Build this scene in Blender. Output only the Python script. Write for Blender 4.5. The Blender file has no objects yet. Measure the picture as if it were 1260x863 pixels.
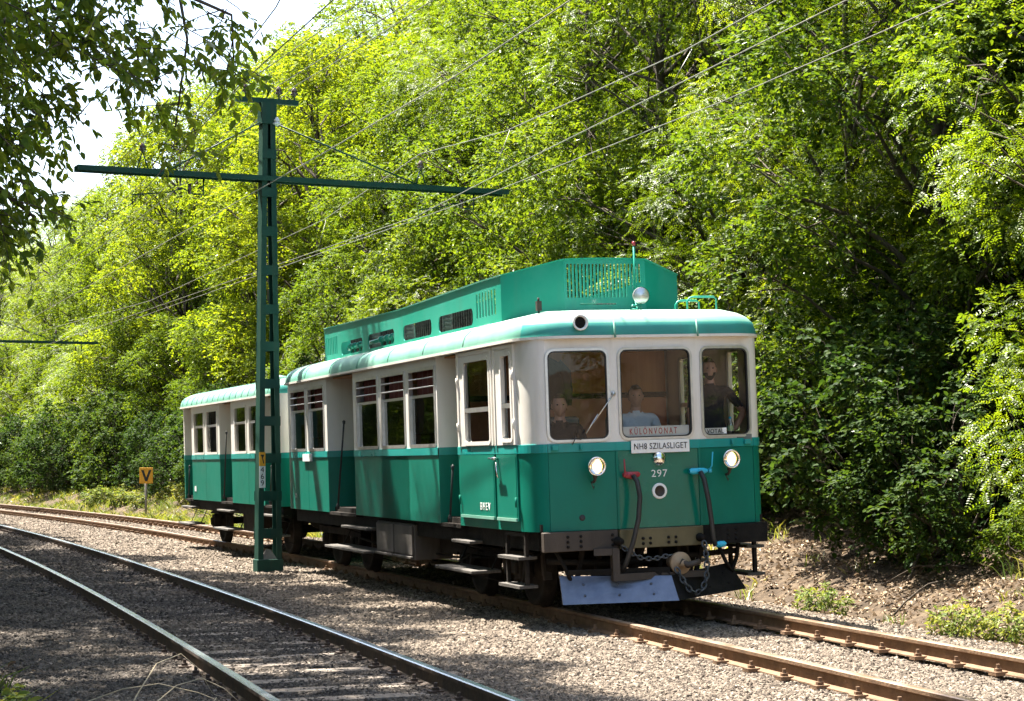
import bpy, bmesh, math, random
import numpy as np
from mathutils import Vector, Matrix, Quaternion

R = math.radians
sc = bpy.context.scene
COL = sc.collection
random.seed(7)

# ------------------------------------------------------------------ camera
F_PX, HOR, ROLL, CAM_H = 2344.8, 565.04, -0.0098, 1.5926
pitch = math.atan((HOR - 431.5) / F_PX)
fwd = Vector((0, math.cos(pitch), math.sin(pitch)))
up0 = Vector((0, -math.sin(pitch), math.cos(pitch)))
r0 = Vector((1, 0, 0))
rgt = r0 * math.cos(ROLL) + up0 * math.sin(ROLL)
upv = up0 * math.cos(ROLL) - r0 * math.sin(ROLL)
cam_d = bpy.data.cameras.new('camera')
cam = bpy.data.objects.new('camera', cam_d)
COL.objects.link(cam)
cam_d.sensor_width = 36.0
cam_d.lens = 36.0 * F_PX / 1260.0
cam_d.clip_start = 0.1
cam_d.clip_end = 2000
M = Matrix((rgt, upv, -fwd)).transposed().to_4x4()
M.translation = Vector((0, 0, CAM_H))
cam.matrix_world = M
sc.camera = cam

# ------------------------------------------------------------------ sky, sun, exposure
SUN = Vector((-0.343, 0.327, 1.0)).normalized()
w = bpy.data.worlds.new('World')
sc.world = w
w.use_nodes = True
nt = w.node_tree
bg = nt.nodes['Background']
sky = nt.nodes.new('ShaderNodeTexSky')
sky.sky_type = 'NISHITA'
sky.sun_disc = False
sky.sun_elevation = math.asin(SUN.z)
sky.sun_rotation = math.atan2(SUN.x, SUN.y)
sky.air_density = 1.0
sky.dust_density = 3.0
sky.ozone_density = 1.0
nt.links.new(sky.outputs[0], bg.inputs[0])
bg.inputs[1].default_value = 0.095
sun_d = bpy.data.lights.new('sun', 'SUN')
sun_d.energy = 5.0
sun_d.angle = R(0.53)
sun_d.color = (1.0, 0.94, 0.84)
sun = bpy.data.objects.new('sun', sun_d)
COL.objects.link(sun)
sun.rotation_euler = SUN.to_track_quat('Z', 'Y').to_euler()
sun.location = (-20, 8, 30)
sc.view_settings.view_transform = 'Standard'
sc.view_settings.look = 'None'
sc.view_settings.gamma = 1.0
sc.view_settings.use_curve_mapping = False
sc.view_settings.exposure = 2.5
try:
    sc.cycles.max_bounces = 7
    sc.cycles.diffuse_bounces = 3
    sc.cycles.glossy_bounces = 3
    sc.cycles.transmission_bounces = 5
    sc.cycles.transparent_max_bounces = 10
    sc.cycles.caustics_reflective = False
    sc.cycles.caustics_refractive = False
    sc.cycles.sample_clamp_indirect = 6.0
except Exception:
    pass


# ------------------------------------------------------------------ materials
def nodes(name):
    m = bpy.data.materials.new(name)
    m.use_nodes = True
    t = m.node_tree
    return m, t, t.nodes['Principled BSDF']


def pbr(name, c1, c2=None, scale=4.0, rough=0.5, metal=0.0, bump=0.0, bscale=40.0, coat=0.0,
        stretch=None, lo=0.35, hi=0.7, spec=0.5, detail=6.0, rvar=0.0):
    m, t, b = nodes(name)
    b.inputs['Roughness'].default_value = rough
    b.inputs['Metallic'].default_value = metal
    b.inputs['Specular IOR Level'].default_value = spec
    b.inputs['Coat Weight'].default_value = coat
    b.inputs['Coat Roughness'].default_value = 0.12
    tc = t.nodes.new('ShaderNodeTexCoord')
    mp = t.nodes.new('ShaderNodeMapping')
    t.links.new(tc.outputs['Object'], mp.inputs[0])
    if stretch:
        mp.inputs['Scale'].default_value = stretch
    n = t.nodes.new('ShaderNodeTexNoise')
    n.inputs['Scale'].default_value = scale
    n.inputs['Detail'].default_value = detail
    n.inputs['Roughness'].default_value = 0.62
    t.links.new(mp.outputs[0], n.inputs['Vector'])
    cr = t.nodes.new('ShaderNodeValToRGB')
    cr.color_ramp.elements[0].position = lo
    cr.color_ramp.elements[1].position = hi
    cr.color_ramp.elements[0].color = (*c1, 1)
    cr.color_ramp.elements[1].color = (*(c2 or c1), 1)
    t.links.new(n.outputs[0], cr.inputs[0])
    t.links.new(cr.outputs[0], b.inputs['Base Color'])
    if rvar:
        mr = t.nodes.new('ShaderNodeMapRange')
        mr.inputs['To Min'].default_value = max(0.02, rough - rvar)
        mr.inputs['To Max'].default_value = min(1, rough + rvar)
        t.links.new(n.outputs[0], mr.inputs[0])
        t.links.new(mr.outputs[0], b.inputs['Roughness'])
    if bump:
        n2 = t.nodes.new('ShaderNodeTexNoise')
        n2.inputs['Scale'].default_value = bscale
        n2.inputs['Detail'].default_value = 4
        t.links.new(tc.outputs['Object'], n2.inputs['Vector'])
        bp = t.nodes.new('ShaderNodeBump')
        bp.inputs['Strength'].default_value = bump
        bp.inputs['Distance'].default_value = 0.02
        t.links.new(n2.outputs[0], bp.inputs['Height'])
        t.links.new(bp.outputs[0], b.inputs['Normal'])
    return m


def paint(name, c, faded, rough=0.32, dirt=(0.10, 0.085, 0.06), coat=0.25, dirt_hi=0.80, streak=True, bump=0.05):
    """vehicle paint: faded patches, rain streaks of dirt, soft sheet-metal ripple"""
    m, t, b = nodes(name)
    tc = t.nodes.new('ShaderNodeTexCoord')

    def noise(scale, sx, detail=5):
        mp = t.nodes.new('ShaderNodeMapping')
        mp.inputs['Scale'].default_value = sx
        t.links.new(tc.outputs['Object'], mp.inputs[0])
        n = t.nodes.new('ShaderNodeTexNoise')
        n.inputs['Scale'].default_value = scale
        n.inputs['Detail'].default_value = detail
        n.inputs['Roughness'].default_value = 0.65
        t.links.new(mp.outputs[0], n.inputs['Vector'])
        return n

    def ramp(src, p0, p1, v0=0.0, v1=1.0):
        r = t.nodes.new('ShaderNodeMapRange')
        r.inputs['From Min'].default_value = p0
        r.inputs['From Max'].default_value = p1
        r.inputs['To Min'].default_value = v0
        r.inputs['To Max'].default_value = v1
        t.links.new(src, r.inputs[0])
        return r.outputs[0]

    def mix(fac, a, bb):
        x = t.nodes.new('ShaderNodeMixRGB')
        t.links.new(fac, x.inputs[0])
        for k, s in ((1, a), (2, bb)):
            if isinstance(s, tuple):
                x.inputs[k].default_value = (*s, 1)
            else:
                t.links.new(s, x.inputs[k])
        return x.outputs[0]
    n1 = noise(1.3, (1, 1, 1))
    c1 = mix(ramp(n1.outputs[0], 0.38, 0.72), c, faded)
    n2 = noise(7.0, (1, 1, 0.10) if streak else (1, 1, 1), 3)
    c2 = mix(ramp(n2.outputs[0], 0.52, dirt_hi, 0, 0.30), c1, dirt)
    n3 = noise(45.0, (1, 1, 1), 3)
    c3 = mix(ramp(n3.outputs[0], 0.66, 0.8, 0, 0.35), c2, dirt)
    t.links.new(c3, b.inputs['Base Color'])
    t.links.new(ramp(n1.outputs[0], 0.3, 0.75, rough - 0.06, rough + 0.14), b.inputs['Roughness'])
    b.inputs['Specular IOR Level'].default_value = 0.22
    b.inputs['Coat Weight'].default_value = coat
    b.inputs['Coat Roughness'].default_value = 0.1
    n4 = noise(2.2, (1, 1, 1), 2)
    bp = t.nodes.new('ShaderNodeBump')
    bp.inputs['Strength'].default_value = bump
    bp.inputs['Distance'].default_value = 0.05
    t.links.new(n4.outputs[0], bp.inputs['Height'])
    t.links.new(bp.outputs[0], b.inputs['Normal'])
    return m


def glass_mat(name, tint=(1, 1, 1), lo=0.10):
    m = bpy.data.materials.new(name)
    m.use_nodes = True
    t = m.node_tree
    t.nodes.clear()
    out = t.nodes.new('ShaderNodeOutputMaterial')
    tr = t.nodes.new('ShaderNodeBsdfTransparent')
    tr.inputs[0].default_value = (*tint, 1)
    gl = t.nodes.new('ShaderNodeBsdfGlossy')
    gl.inputs['Roughness'].default_value = 0.015
    gl.inputs['Color'].default_value = (0.95, 0.97, 0.97, 1)
    fr = t.nodes.new('ShaderNodeFresnel')
    fr.inputs['IOR'].default_value = 1.55
    ad = t.nodes.new('ShaderNodeMath')
    ad.operation = 'MULTIPLY_ADD'
    ad.inputs[1].default_value = 1.1
    ad.inputs[2].default_value = lo - 0.06
    ad.use_clamp = True
    t.links.new(fr.outputs[0], ad.inputs[0])
    tc = t.nodes.new('ShaderNodeTexCoord')
    n = t.nodes.new('ShaderNodeTexNoise')
    n.inputs['Scale'].default_value = 1.8
    t.links.new(tc.outputs['Object'], n.inputs['Vector'])
    bp = t.nodes.new('ShaderNodeBump')
    bp.inputs['Strength'].default_value = 0.03
    bp.inputs['Distance'].default_value = 0.05
    t.links.new(n.outputs[0], bp.inputs['Height'])
    t.links.new(bp.outputs[0], gl.inputs['Normal'])
    mx = t.nodes.new('ShaderNodeMixShader')
    t.links.new(ad.outputs[0], mx.inputs[0])
    t.links.new(tr.outputs[0], mx.inputs[1])
    t.links.new(gl.outputs[0], mx.inputs[2])
    t.links.new(mx.outputs[0], out.inputs[0])
    return m


def emit_mat(name, c, s):
    m, t, b = nodes(name)
    b.inputs['Base Color'].default_value = (*c, 1)
    b.inputs['Emission Color'].default_value = (*c, 1)
    b.inputs['Emission Strength'].default_value = s
    b.inputs['Roughness'].default_value = 0.2
    return m


def leaf_mat(name, dark, mid, light, trans=0.5, tscale=(1.9, 1.75, 0.9), gloss=0.5, rough=0.38):
    m = bpy.data.materials.new(name)
    m.use_nodes = True
    t = m.node_tree
    t.nodes.clear()
    out = t.nodes.new('ShaderNodeOutputMaterial')
    at = t.nodes.new('ShaderNodeAttribute')
    at.attribute_name = 'tint'
    oi = t.nodes.new('ShaderNodeObjectInfo')
    ma = t.nodes.new('ShaderNodeMath')
    ma.operation = 'MULTIPLY_ADD'
    t.links.new(oi.outputs['Random'], ma.inputs[0])
    ma.inputs[1].default_value = 0.34
    t.links.new(at.outputs['Fac'], ma.inputs[2])
    sb = t.nodes.new('ShaderNodeMath')
    sb.operation = 'SUBTRACT'
    t.links.new(ma.outputs[0], sb.inputs[0])
    sb.inputs[1].default_value = 0.17
    cr = t.nodes.new('ShaderNodeValToRGB')
    e = cr.color_ramp.elements
    e[0].position, e[0].color = 0.08, (*dark, 1)
    e[1].position, e[1].color = 0.95, (*light, 1)
    k = e.new(0.5)
    k.color = (*mid, 1)
    t.links.new(sb.outputs[0], cr.inputs[0])
    df = t.nodes.new('ShaderNodeBsdfDiffuse')
    t.links.new(cr.outputs[0], df.inputs[0])
    tl = t.nodes.new('ShaderNodeBsdfTranslucent')
    mu = t.nodes.new('ShaderNodeMixRGB')
    mu.blend_type = 'MULTIPLY'
    mu.inputs[0].default_value = 1
    t.links.new(cr.outputs[0], mu.inputs[1])
    mu.inputs[2].default_value = (*tscale, 1)
    t.links.new(mu.outputs[0], tl.inputs[0])
    mx = t.nodes.new('ShaderNodeMixShader')
    mx.inputs[0].default_value = trans
    t.links.new(df.outputs[0], mx.inputs[1])
    t.links.new(tl.outputs[0], mx.inputs[2])
    gl = t.nodes.new('ShaderNodeBsdfGlossy')
    gl.inputs['Roughness'].default_value = rough
    fr = t.nodes.new('ShaderNodeFresnel')
    fr.inputs['IOR'].default_value = 1.42
    mm = t.nodes.new('ShaderNodeMath')
    mm.operation = 'MULTIPLY'
    t.links.new(fr.outputs[0], mm.inputs[0])
    mm.inputs[1].default_value = gloss
    mx2 = t.nodes.new('ShaderNodeMixShader')
    t.links.new(mm.outputs[0], mx2.inputs[0])
    t.links.new(mx.outputs[0], mx2.inputs[1])
    t.links.new(gl.outputs[0], mx2.inputs[2])
    t.links.new(mx2.outputs[0], out.inputs[0])
    return m


MAT = {}
MAT['green'] = paint('green_paint', (0.0006, 0.140, 0.095), (0.0015, 0.168, 0.115), 0.40, dirt=(0.008, 0.11, 0.072), coat=0.06)
MAT['green_gloss'] = paint('glossy_green_paint', (0.0006, 0.138, 0.092), (0.0015, 0.162, 0.110), 0.25, dirt=(0.008, 0.11, 0.072), coat=0.7, bump=0.02)
MAT['band'] = paint('teal_band_paint', (0.008, 0.26, 0.235), (0.03, 0.31, 0.27), 0.3, dirt=(0.06, 0.13, 0.11))
MAT['cream'] = paint('cream_paint', (0.74, 0.70, 0.64), (0.79, 0.755, 0.70), 0.38, dirt=(0.36, 0.29, 0.2), dirt_hi=0.95)
MAT['roof'] = paint('roof_paint', (0.12, 0.31, 0.24), (0.20, 0.37, 0.30), 0.5, dirt=(0.12, 0.19, 0.14), streak=False, coat=0.0)
MAT['roof_top'] = paint('chalky_faded_roof_paint', (0.20, 0.33, 0.27), (0.33, 0.42, 0.37), 0.65, dirt=(0.22, 0.28, 0.22), streak=False, coat=0.0)
MAT['fascia'] = paint('teal_roof_fascia_paint', (0.035, 0.25, 0.215), (0.06, 0.29, 0.25), 0.4, dirt=(0.08, 0.18, 0.15), coat=0.1)
MAT['cowl'] = paint('cowl_paint', (0.012, 0.27, 0.19), (0.04, 0.31, 0.23), 0.42, dirt=(0.10, 0.20, 0.15))
MAT['mast'] = paint('mast_paint', (0.010, 0.050, 0.036), (0.022, 0.072, 0.050), 0.5, dirt=(0.09, 0.06, 0.035), coat=0.0)
MAT['black'] = pbr('deep_black', (0.007, 0.0065, 0.006), (0.018, 0.016, 0.014), 6, 0.8, bump=0.3, spec=0.15)  # black lowered further to paint in the shade beneath the train
MAT['under'] = pbr('dust_and_shade_steel', (0.010, 0.0085, 0.007), (0.030, 0.024, 0.019), 5, 0.85, 0.0, bump=0.3, spec=0.15)  # dusty steel, darkened further in colour for the shade under the cars
MAT['brownsteel'] = pbr('brown_buffer_steel', (0.028, 0.021, 0.016), (0.062, 0.046, 0.035), 3, 0.65, 0.1, bump=0.2, stretch=(1, 1, 0.3))
MAT['plow_blue'] = pbr('worn_grey_blue_steel', (0.10, 0.125, 0.18), (0.17, 0.20, 0.26), 4, 0.42, 0.5, bump=0.15)
MAT['wood'] = pbr('worn_step_wood', (0.05, 0.044, 0.038), (0.10, 0.088, 0.075), 3, 0.8, bump=0.3, stretch=(1, 14, 1))
MAT['alu'] = pbr('aluminium', (0.55, 0.54, 0.52), (0.68, 0.67, 0.65), 8, 0.32, 0.8)
MAT['chrome'] = pbr('chrome', (0.75, 0.75, 0.75), (0.85, 0.85, 0.85), 5, 0.08, 1.0)
MAT['rubber'] = pbr('rubber', (0.014, 0.014, 0.015), (0.03, 0.03, 0.03), 20, 0.55)
MAT['lining'] = pbr('varnished_wood_lining', (0.46, 0.17, 0.040), (0.58, 0.25, 0.07), 2.5, 0.4, stretch=(8, 8, 0.5), coat=0.2)
MAT['salmon'] = pbr('salmon_painted_wall', (0.70, 0.27, 0.16), (0.78, 0.36, 0.22), 3, 0.5)
MAT['curtain'] = pbr('dark_red_curtain', (0.10, 0.022, 0.016), (0.17, 0.04, 0.028), 14, 0.9, stretch=(6, 6, 0.4))
MAT['glass'] = glass_mat('window_glass', (0.95, 0.97, 0.96), 0.055)
MAT['glass_side'] = glass_mat('side_window_glass', (0.35, 0.37, 0.35), 0.10)
MAT['lamp'] = emit_mat('lit_lamp', (1.0, 0.58, 0.22), 1.3)
MAT['red'] = pbr('red_valve_paint', (0.32, 0.02, 0.035), (0.4, 0.05, 0.06), 12, 0.4)
MAT['blue'] = pbr('blue_valve_paint', (0.02, 0.40, 0.60), (0.04, 0.5, 0.68), 12, 0.4)
MAT['white'] = pbr('white_enamel', (0.78, 0.78, 0.76), (0.84, 0.83, 0.8), 6, 0.35)
MAT['ink'] = pbr('black_ink', (0.015, 0.015, 0.017), None, 6, 0.5)
MAT['redink'] = pbr('red_ink', (0.55, 0.05, 0.05), None, 6, 0.5)
MAT['yellow'] = pbr('yellow_sign_enamel', (0.80, 0.36, 0.02), (0.85, 0.42, 0.03), 6, 0.45)
MAT['rust'] = pbr('rusty_rail_side', (0.085, 0.045, 0.022), (0.19, 0.10, 0.048), 7, 0.8, bump=0.3, stretch=(0.4, 0.4, 3))
MAT['rust_light'] = pbr('bright_rust', (0.115, 0.064, 0.032), (0.205, 0.120, 0.062), 9, 0.85, bump=0.3)
MAT['railtop_dull'] = pbr('dull_rail_head', (0.20, 0.13, 0.08), (0.40, 0.31, 0.24), 2, 0.4, 0.6)
MAT['railtop'] = pbr('polished_rail_head', (0.55, 0.55, 0.58), (0.66, 0.66, 0.70), 2, 0.22, 1.0)
MAT['darkrust'] = pbr('dark_rail_side', (0.035, 0.022, 0.015), (0.085, 0.052, 0.032), 7, 0.75, bump=0.3)
MAT['sleeper'] = pbr('weathered_sleeper', (0.11, 0.088, 0.068), (0.26, 0.21, 0.165), 5, 0.9, bump=0.5, stretch=(6, 1.2, 6))
MAT['concrete'] = pbr('concrete', (0.22, 0.20, 0.17), (0.36, 0.33, 0.28), 5, 0.9, bump=0.4)
MAT['porcelain'] = pbr('brown_porcelain', (0.07, 0.04, 0.035), (0.11, 0.07, 0.06), 5, 0.2, coat=0.5)
MAT['wire'] = pbr('weathered_wire', (0.10, 0.10, 0.095), (0.22, 0.21, 0.19), 3, 0.5, 0.6)
MAT['wire_bright'] = pbr('bright_copper_wire', (0.22, 0.215, 0.185), (0.30, 0.285, 0.24), 3, 0.5, 0.4)
MAT['bark'] = pbr('bark', (0.035, 0.026, 0.018), (0.10, 0.078, 0.055), 8, 0.95, bump=0.8, bscale=25, stretch=(1, 1, 0.25))
MAT['skin'] = pbr('skin', (0.42, 0.22, 0.15), (0.48, 0.27, 0.19), 9, 0.5)
MAT['navy'] = pbr('navy_cloth', (0.005, 0.007, 0.013), (0.011, 0.013, 0.02), 14, 0.95, bump=0.3)
MAT['trousers'] = pbr('grey_cloth', (0.03, 0.03, 0.035), (0.05, 0.05, 0.055), 14, 0.9)
MAT['jacket'] = pbr('black_jacket_cloth', (0.010, 0.011, 0.010), (0.024, 0.026, 0.022), 9, 0.85, bump=0.6, bscale=9)
MAT['hair'] = pbr('dark_hair', (0.012, 0.008, 0.006), (0.03, 0.02, 0.014), 40, 0.7, bump=0.5)
MAT['hair2'] = pbr('brown_hair', (0.06, 0.035, 0.02), (0.10, 0.06, 0.035), 40, 0.7, bump=0.5)
MAT['eye'] = pbr('eye', (0.02, 0.015, 0.012), None, 9, 0.2)
MAT['bottle'] = glass_mat('clear_plastic', (0.9, 0.95, 0.97), 0.16)
MAT['label'] = pbr('bottle_label', (0.15, 0.42, 0.25), (0.75, 0.78, 0.4), 16, 0.5)
MAT['seat'] = pbr('white_seat_cover', (0.62, 0.66, 0.70), (0.74, 0.76, 0.78), 5, 0.8, bump=0.3)
MAT['desk'] = pbr('grey_control_desk', (0.10, 0.11, 0.10), (0.16, 0.17, 0.155), 7, 0.5)
MAT['radiator'] = pbr('radiator_fins', (0.05, 0.05, 0.048), (0.13, 0.125, 0.115), 9, 0.5, 0.4)
MAT['stalk'] = pbr('dry_stalk', (0.30, 0.24, 0.15), (0.45, 0.38, 0.26), 9, 0.9)

MAT['beam_mid'] = pbr('olive_brown_steel', (0.075, 0.066, 0.032), (0.125, 0.108, 0.055), 3, 0.3, 0.1, bump=0.1)
MAT['disc_rust'] = pbr('tan_worn_disc', (0.28, 0.19, 0.11), (0.36, 0.26, 0.16), 6, 0.7)
MAT['chain'] = pbr('dark_chain_steel', (0.05, 0.055, 0.06), (0.12, 0.125, 0.13), 12, 0.45, 0.7)
MAT['boxgrey'] = pbr('grey_box_paint', (0.045, 0.038, 0.032), (0.10, 0.086, 0.075), 3, 0.7, bump=0.1, stretch=(1, 1, 0.3))
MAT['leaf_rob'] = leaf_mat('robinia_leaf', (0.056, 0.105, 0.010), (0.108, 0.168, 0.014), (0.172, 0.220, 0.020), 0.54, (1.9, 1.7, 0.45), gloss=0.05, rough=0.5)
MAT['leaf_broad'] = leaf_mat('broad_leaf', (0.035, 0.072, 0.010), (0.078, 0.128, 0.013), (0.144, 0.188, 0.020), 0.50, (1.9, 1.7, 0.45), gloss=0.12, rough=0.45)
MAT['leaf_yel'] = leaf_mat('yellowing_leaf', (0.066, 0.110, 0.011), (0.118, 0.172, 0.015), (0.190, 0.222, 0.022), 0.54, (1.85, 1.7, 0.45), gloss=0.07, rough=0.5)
MAT['leaf_dark'] = leaf_mat('shade_darkened_leaf', (0.014, 0.034, 0.009), (0.030, 0.060, 0.013), (0.064, 0.096, 0.018), 0.42, (1.9, 1.75, 0.6), gloss=0.08, rough=0.48)  # leaf colour darkened to paint in the shade under the forest edge
MAT['leaf_near'] = leaf_mat('overhanging_leaf', (0.055, 0.105, 0.022), (0.105, 0.170, 0.028), (0.19, 0.23, 0.035), 0.6, (2.2, 2.0, 0.7), gloss=0.12, rough=0.48)
MAT['weed'] = leaf_mat('weed_leaf', (0.06, 0.10, 0.018), (0.13, 0.17, 0.03), (0.26, 0.25, 0.06), 0.4, gloss=0.2, rough=0.5)
MAT['litter'] = leaf_mat('dry_leaf', (0.10, 0.065, 0.038), (0.22, 0.155, 0.095), (0.40, 0.30, 0.20), 0.15, (1, 1, 1), gloss=0.2, rough=0.6)


# ------------------------------------------------------------------ mesh helpers
class MB:
    def __init__(self):
        self.v, self.f, self.m, self.s = [], [], [], []

    def add(self, verts, faces, mi=0, smooth=False):
        k = len(self.v)
        self.v.extend([tuple(q) for q in verts])
        for fc in faces:
            self.f.append(tuple(i + k for i in fc))
            self.m.append(mi)
            self.s.append(smooth)
        return self

    def box(self, x0, x1, y0, y1, z0, z1, mi=0, M=None):
        vs = [(x, y, z) for z in (z0, z1) for y in (y0, y1) for x in (x0, x1)]
        if M is not None:
            vs = [tuple(M @ Vector(q)) for q in vs]
        return self.add(vs, [(0, 2, 3, 1), (4, 5, 7, 6), (0, 1, 5, 4), (2, 6, 7, 3), (0, 4, 6, 2), (1, 3, 7, 5)], mi)

    def bar(self, p, q, wx, wy, mi=0, upd=(0, 0, 1)):
        """rectangular bar from p to q"""
        p, q = Vector(p), Vector(q)
        d = (q - p)
        L = d.length
        d.normalize()
        u = Vector(upd)
        if abs(d.dot(u)) > 0.95:
            u = Vector((1, 0, 0))
        s = d.cross(u).normalized()
        u = s.cross(d).normalized()
        vs = []
        for e in (p, q):
            for a, b in ((-1, -1), (1, -1), (1, 1), (-1, 1)):
                vs.append(e + s * a * wx / 2 + u * b * wy / 2)
        return self.add(vs, [(3, 2, 1, 0), (4, 5, 6, 7), (0, 1, 5, 4), (1, 2, 6, 5), (2, 3, 7, 6), (3, 0, 4, 7)], mi)

    def tube(self, path, r, n=8, mi=0, caps=True, smooth=True):
        path = [Vector(q) for q in path]
        rs = r if isinstance(r, (list, tuple)) else [r] * len(path)
        vs = []
        ref = None
        for i, q in enumerate(path):
            d = (path[min(i + 1, len(path) - 1)] - path[max(i - 1, 0)])
            if d.length < 1e-9:
                d = Vector((0, 0, 1))
            d.normalize()
            if ref is None or abs(ref.dot(d)) > 0.98:
                ref = Vector((0, 0, 1)) if abs(d.z) < 0.9 else Vector((1, 0, 0))
            s = d.cross(ref).normalized()
            u = s.cross(d).normalized()
            ref = u
            for k in range(n):
                a = 2 * math.pi * k / n
                vs.append(q + (s * math.cos(a) + u * math.sin(a)) * rs[i])
        fs = []
        for i in range(len(path) - 1):
            for k in range(n):
                k2 = (k + 1) % n
                fs.append((i * n + k, i * n + k2, (i + 1) * n + k2, (i + 1) * n + k))
        self.add(vs, fs, mi, smooth)
        if caps:
            b = len(self.v) - len(vs)
            self.f.append(tuple(b + k for k in range(n))[::-1])
            self.m.append(mi)
            self.s.append(False)
            self.f.append(tuple(b + (len(path) - 1) * n + k for k in range(n)))
            self.m.append(mi)
            self.s.append(False)
        return self

    def lathe(self, c, axis, prof, n=16, mi=0, smooth=True):
        """prof: (distance along axis, radius)"""
        c, ax = Vector(c), Vector(axis).normalized()
        ref = Vector((0, 0, 1)) if abs(ax.z) < 0.9 else Vector((1, 0, 0))
        s = ax.cross(ref).normalized()
        u = s.cross(ax)
        vs = []
        for d, r in prof:
            for k in range(n):
                a = 2 * math.pi * k / n
                vs.append(c + ax * d + (s * math.cos(a) + u * math.sin(a)) * max(r, 1e-4))
        fs = []
        for i in range(len(prof) - 1):
            for k in range(n):
                k2 = (k + 1) % n
                fs.append((i * n + k, i * n + k2, (i + 1) * n + k2, (i + 1) * n + k))
        return self.add(vs, fs, mi, smooth)

    def prism(self, poly, d, mi=0):
        """poly: list of 3D points, d: extrude vector"""
        n = len(poly)
        d = Vector(d)
        vs = [Vector(q) for q in poly] + [Vector(q) + d for q in poly]
        fs = [tuple(range(n))[::-1], tuple(range(n, 2 * n))]
        for k in range(n):
            k2 = (k + 1) % n
            fs.append((k, k2, n + k2, n + k))
        return self.add(vs, fs, mi)

    def mesh(self, name, mats):
        me = bpy.data.meshes.new(name)
        me.from_pydata(self.v, [], self.f)
        for m in (mats if isinstance(mats, (list, tuple)) else [mats]):
            me.materials.append(m if not isinstance(m, str) else MAT[m])
        me.polygons.foreach_set('material_index', self.m)
        me.polygons.foreach_set('use_smooth', self.s)
        me.update()
        return me

    def build(self, name, mats, parent=None, label=None):
        o = bpy.data.objects.new(name, self.mesh(name, mats))
        COL.objects.link(o)
        if parent is not None:
            o.parent = parent
        if label:
            o['label'] = label
        return o


def bevel(o, wd=0.006, seg=1):
    m = o.modifiers.new('bevel', 'BEVEL')
    m.width = wd
    m.segments = seg
    m.limit_method = 'ANGLE'
    m.angle_limit = R(40)
    return o


def link_mesh(name, me, parent=None):
    o = bpy.data.objects.new(name, me)
    COL.objects.link(o)
    if parent is not None:
        o.parent = parent
    return o


def tag(o, label, cat=None, group=None, kind=None):
    if label:
        o['label'] = label
    if cat:
        o['category'] = cat
    if group:
        o['group'] = group
    if kind:
        o['kind'] = kind
    return o


def empty(name, loc=(0, 0, 0), rz=0.0, mat=None):
    o = bpy.data.objects.new(name, None)
    COL.objects.link(o)
    o.empty_display_size = 0.2
    if mat is not None:
        o.matrix_world = mat
    else:
        o.location = loc
        o.rotation_euler = (0, 0, rz)
    return o


def fast_mesh(name, V, faces_tpl_list, mats, tint=None, mat_idx=None):
    """V (n,k,3) template copies; faces_tpl_list: list of index tuples (all the same length)"""
    n, k, _ = V.shape
    ft = np.array(faces_tpl_list, dtype=np.int32)
    F = (ft[None] + (np.arange(n, dtype=np.int32) * k)[:, None, None]).reshape(-1, ft.shape[1])
    me = bpy.data.meshes.new(name)
    me.vertices.add(n * k)
    me.vertices.foreach_set('co', V.reshape(-1).astype(np.float32))
    me.loops.add(F.size)
    me.loops.foreach_set('vertex_index', F.reshape(-1))
    me.polygons.add(len(F))
    me.polygons.foreach_set('loop_start', np.arange(len(F), dtype=np.int32) * ft.shape[1])
    me.update(calc_edges=True)
    me.validate()
    for m in mats:
        me.materials.append(MAT[m])
    if tint is not None:
        at = me.attributes.new('tint', 'FLOAT', 'FACE')
        at.data.foreach_set('value', np.repeat(tint, len(ft)).astype(np.float32))
    return me


def text_mesh(body, size, mat, name='lettering', extrude=0.002, shear=0.0, sx=1.0, spacing=1.0):
    """flat lettering mesh in the local XY plane, centred"""
    cu = bpy.data.curves.new(name, 'FONT')
    cu.body = body
    cu.size = size
    cu.align_x = 'CENTER'
    cu.align_y = 'CENTER'
    cu.extrude = extrude
    cu.space_character = spacing
    cu.resolution_u = 3
    o = bpy.data.objects.new(name, cu)
    COL.objects.link(o)
    dg = bpy.context.evaluated_depsgraph_get()
    me = bpy.data.meshes.new_from_object(o.evaluated_get(dg))
    bpy.data.objects.remove(o)
    bpy.data.curves.remove(cu)
    me.transform(Matrix.Diagonal((sx, 1, 1, 1)))
    me.materials.clear()
    me.materials.append(MAT[mat])
    me.name = name
    return me


# ------------------------------------------------------------------ track geometry
CA = (7.1578459, -0.25655213, -0.00162238938)
CB = (3.1009033, -0.29031073, -0.00111013957)


def cx(c, y):
    return c[0] + c[1] * y + c[2] * y * y


def csl(c, y):
    return c[1] + 2 * c[2] * y


def nrmd(c, x, y):
    s = csl(c, y)
    return (x - cx(c, y)) / np.sqrt(1 + s * s)


CANT = 0.0246


def hash_noise(x, y):
    return (np.sin(x * 1.7 + 1.3 * np.sin(y * 0.9)) * np.cos(y * 1.3 + 1.1 * np.sin(x * 0.7)) * 0.5
            + np.sin(x * 4.1 + y * 3.3) * 0.22 + np.sin(x * 7.7 - y * 6.1 + 2) * 0.14)


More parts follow.
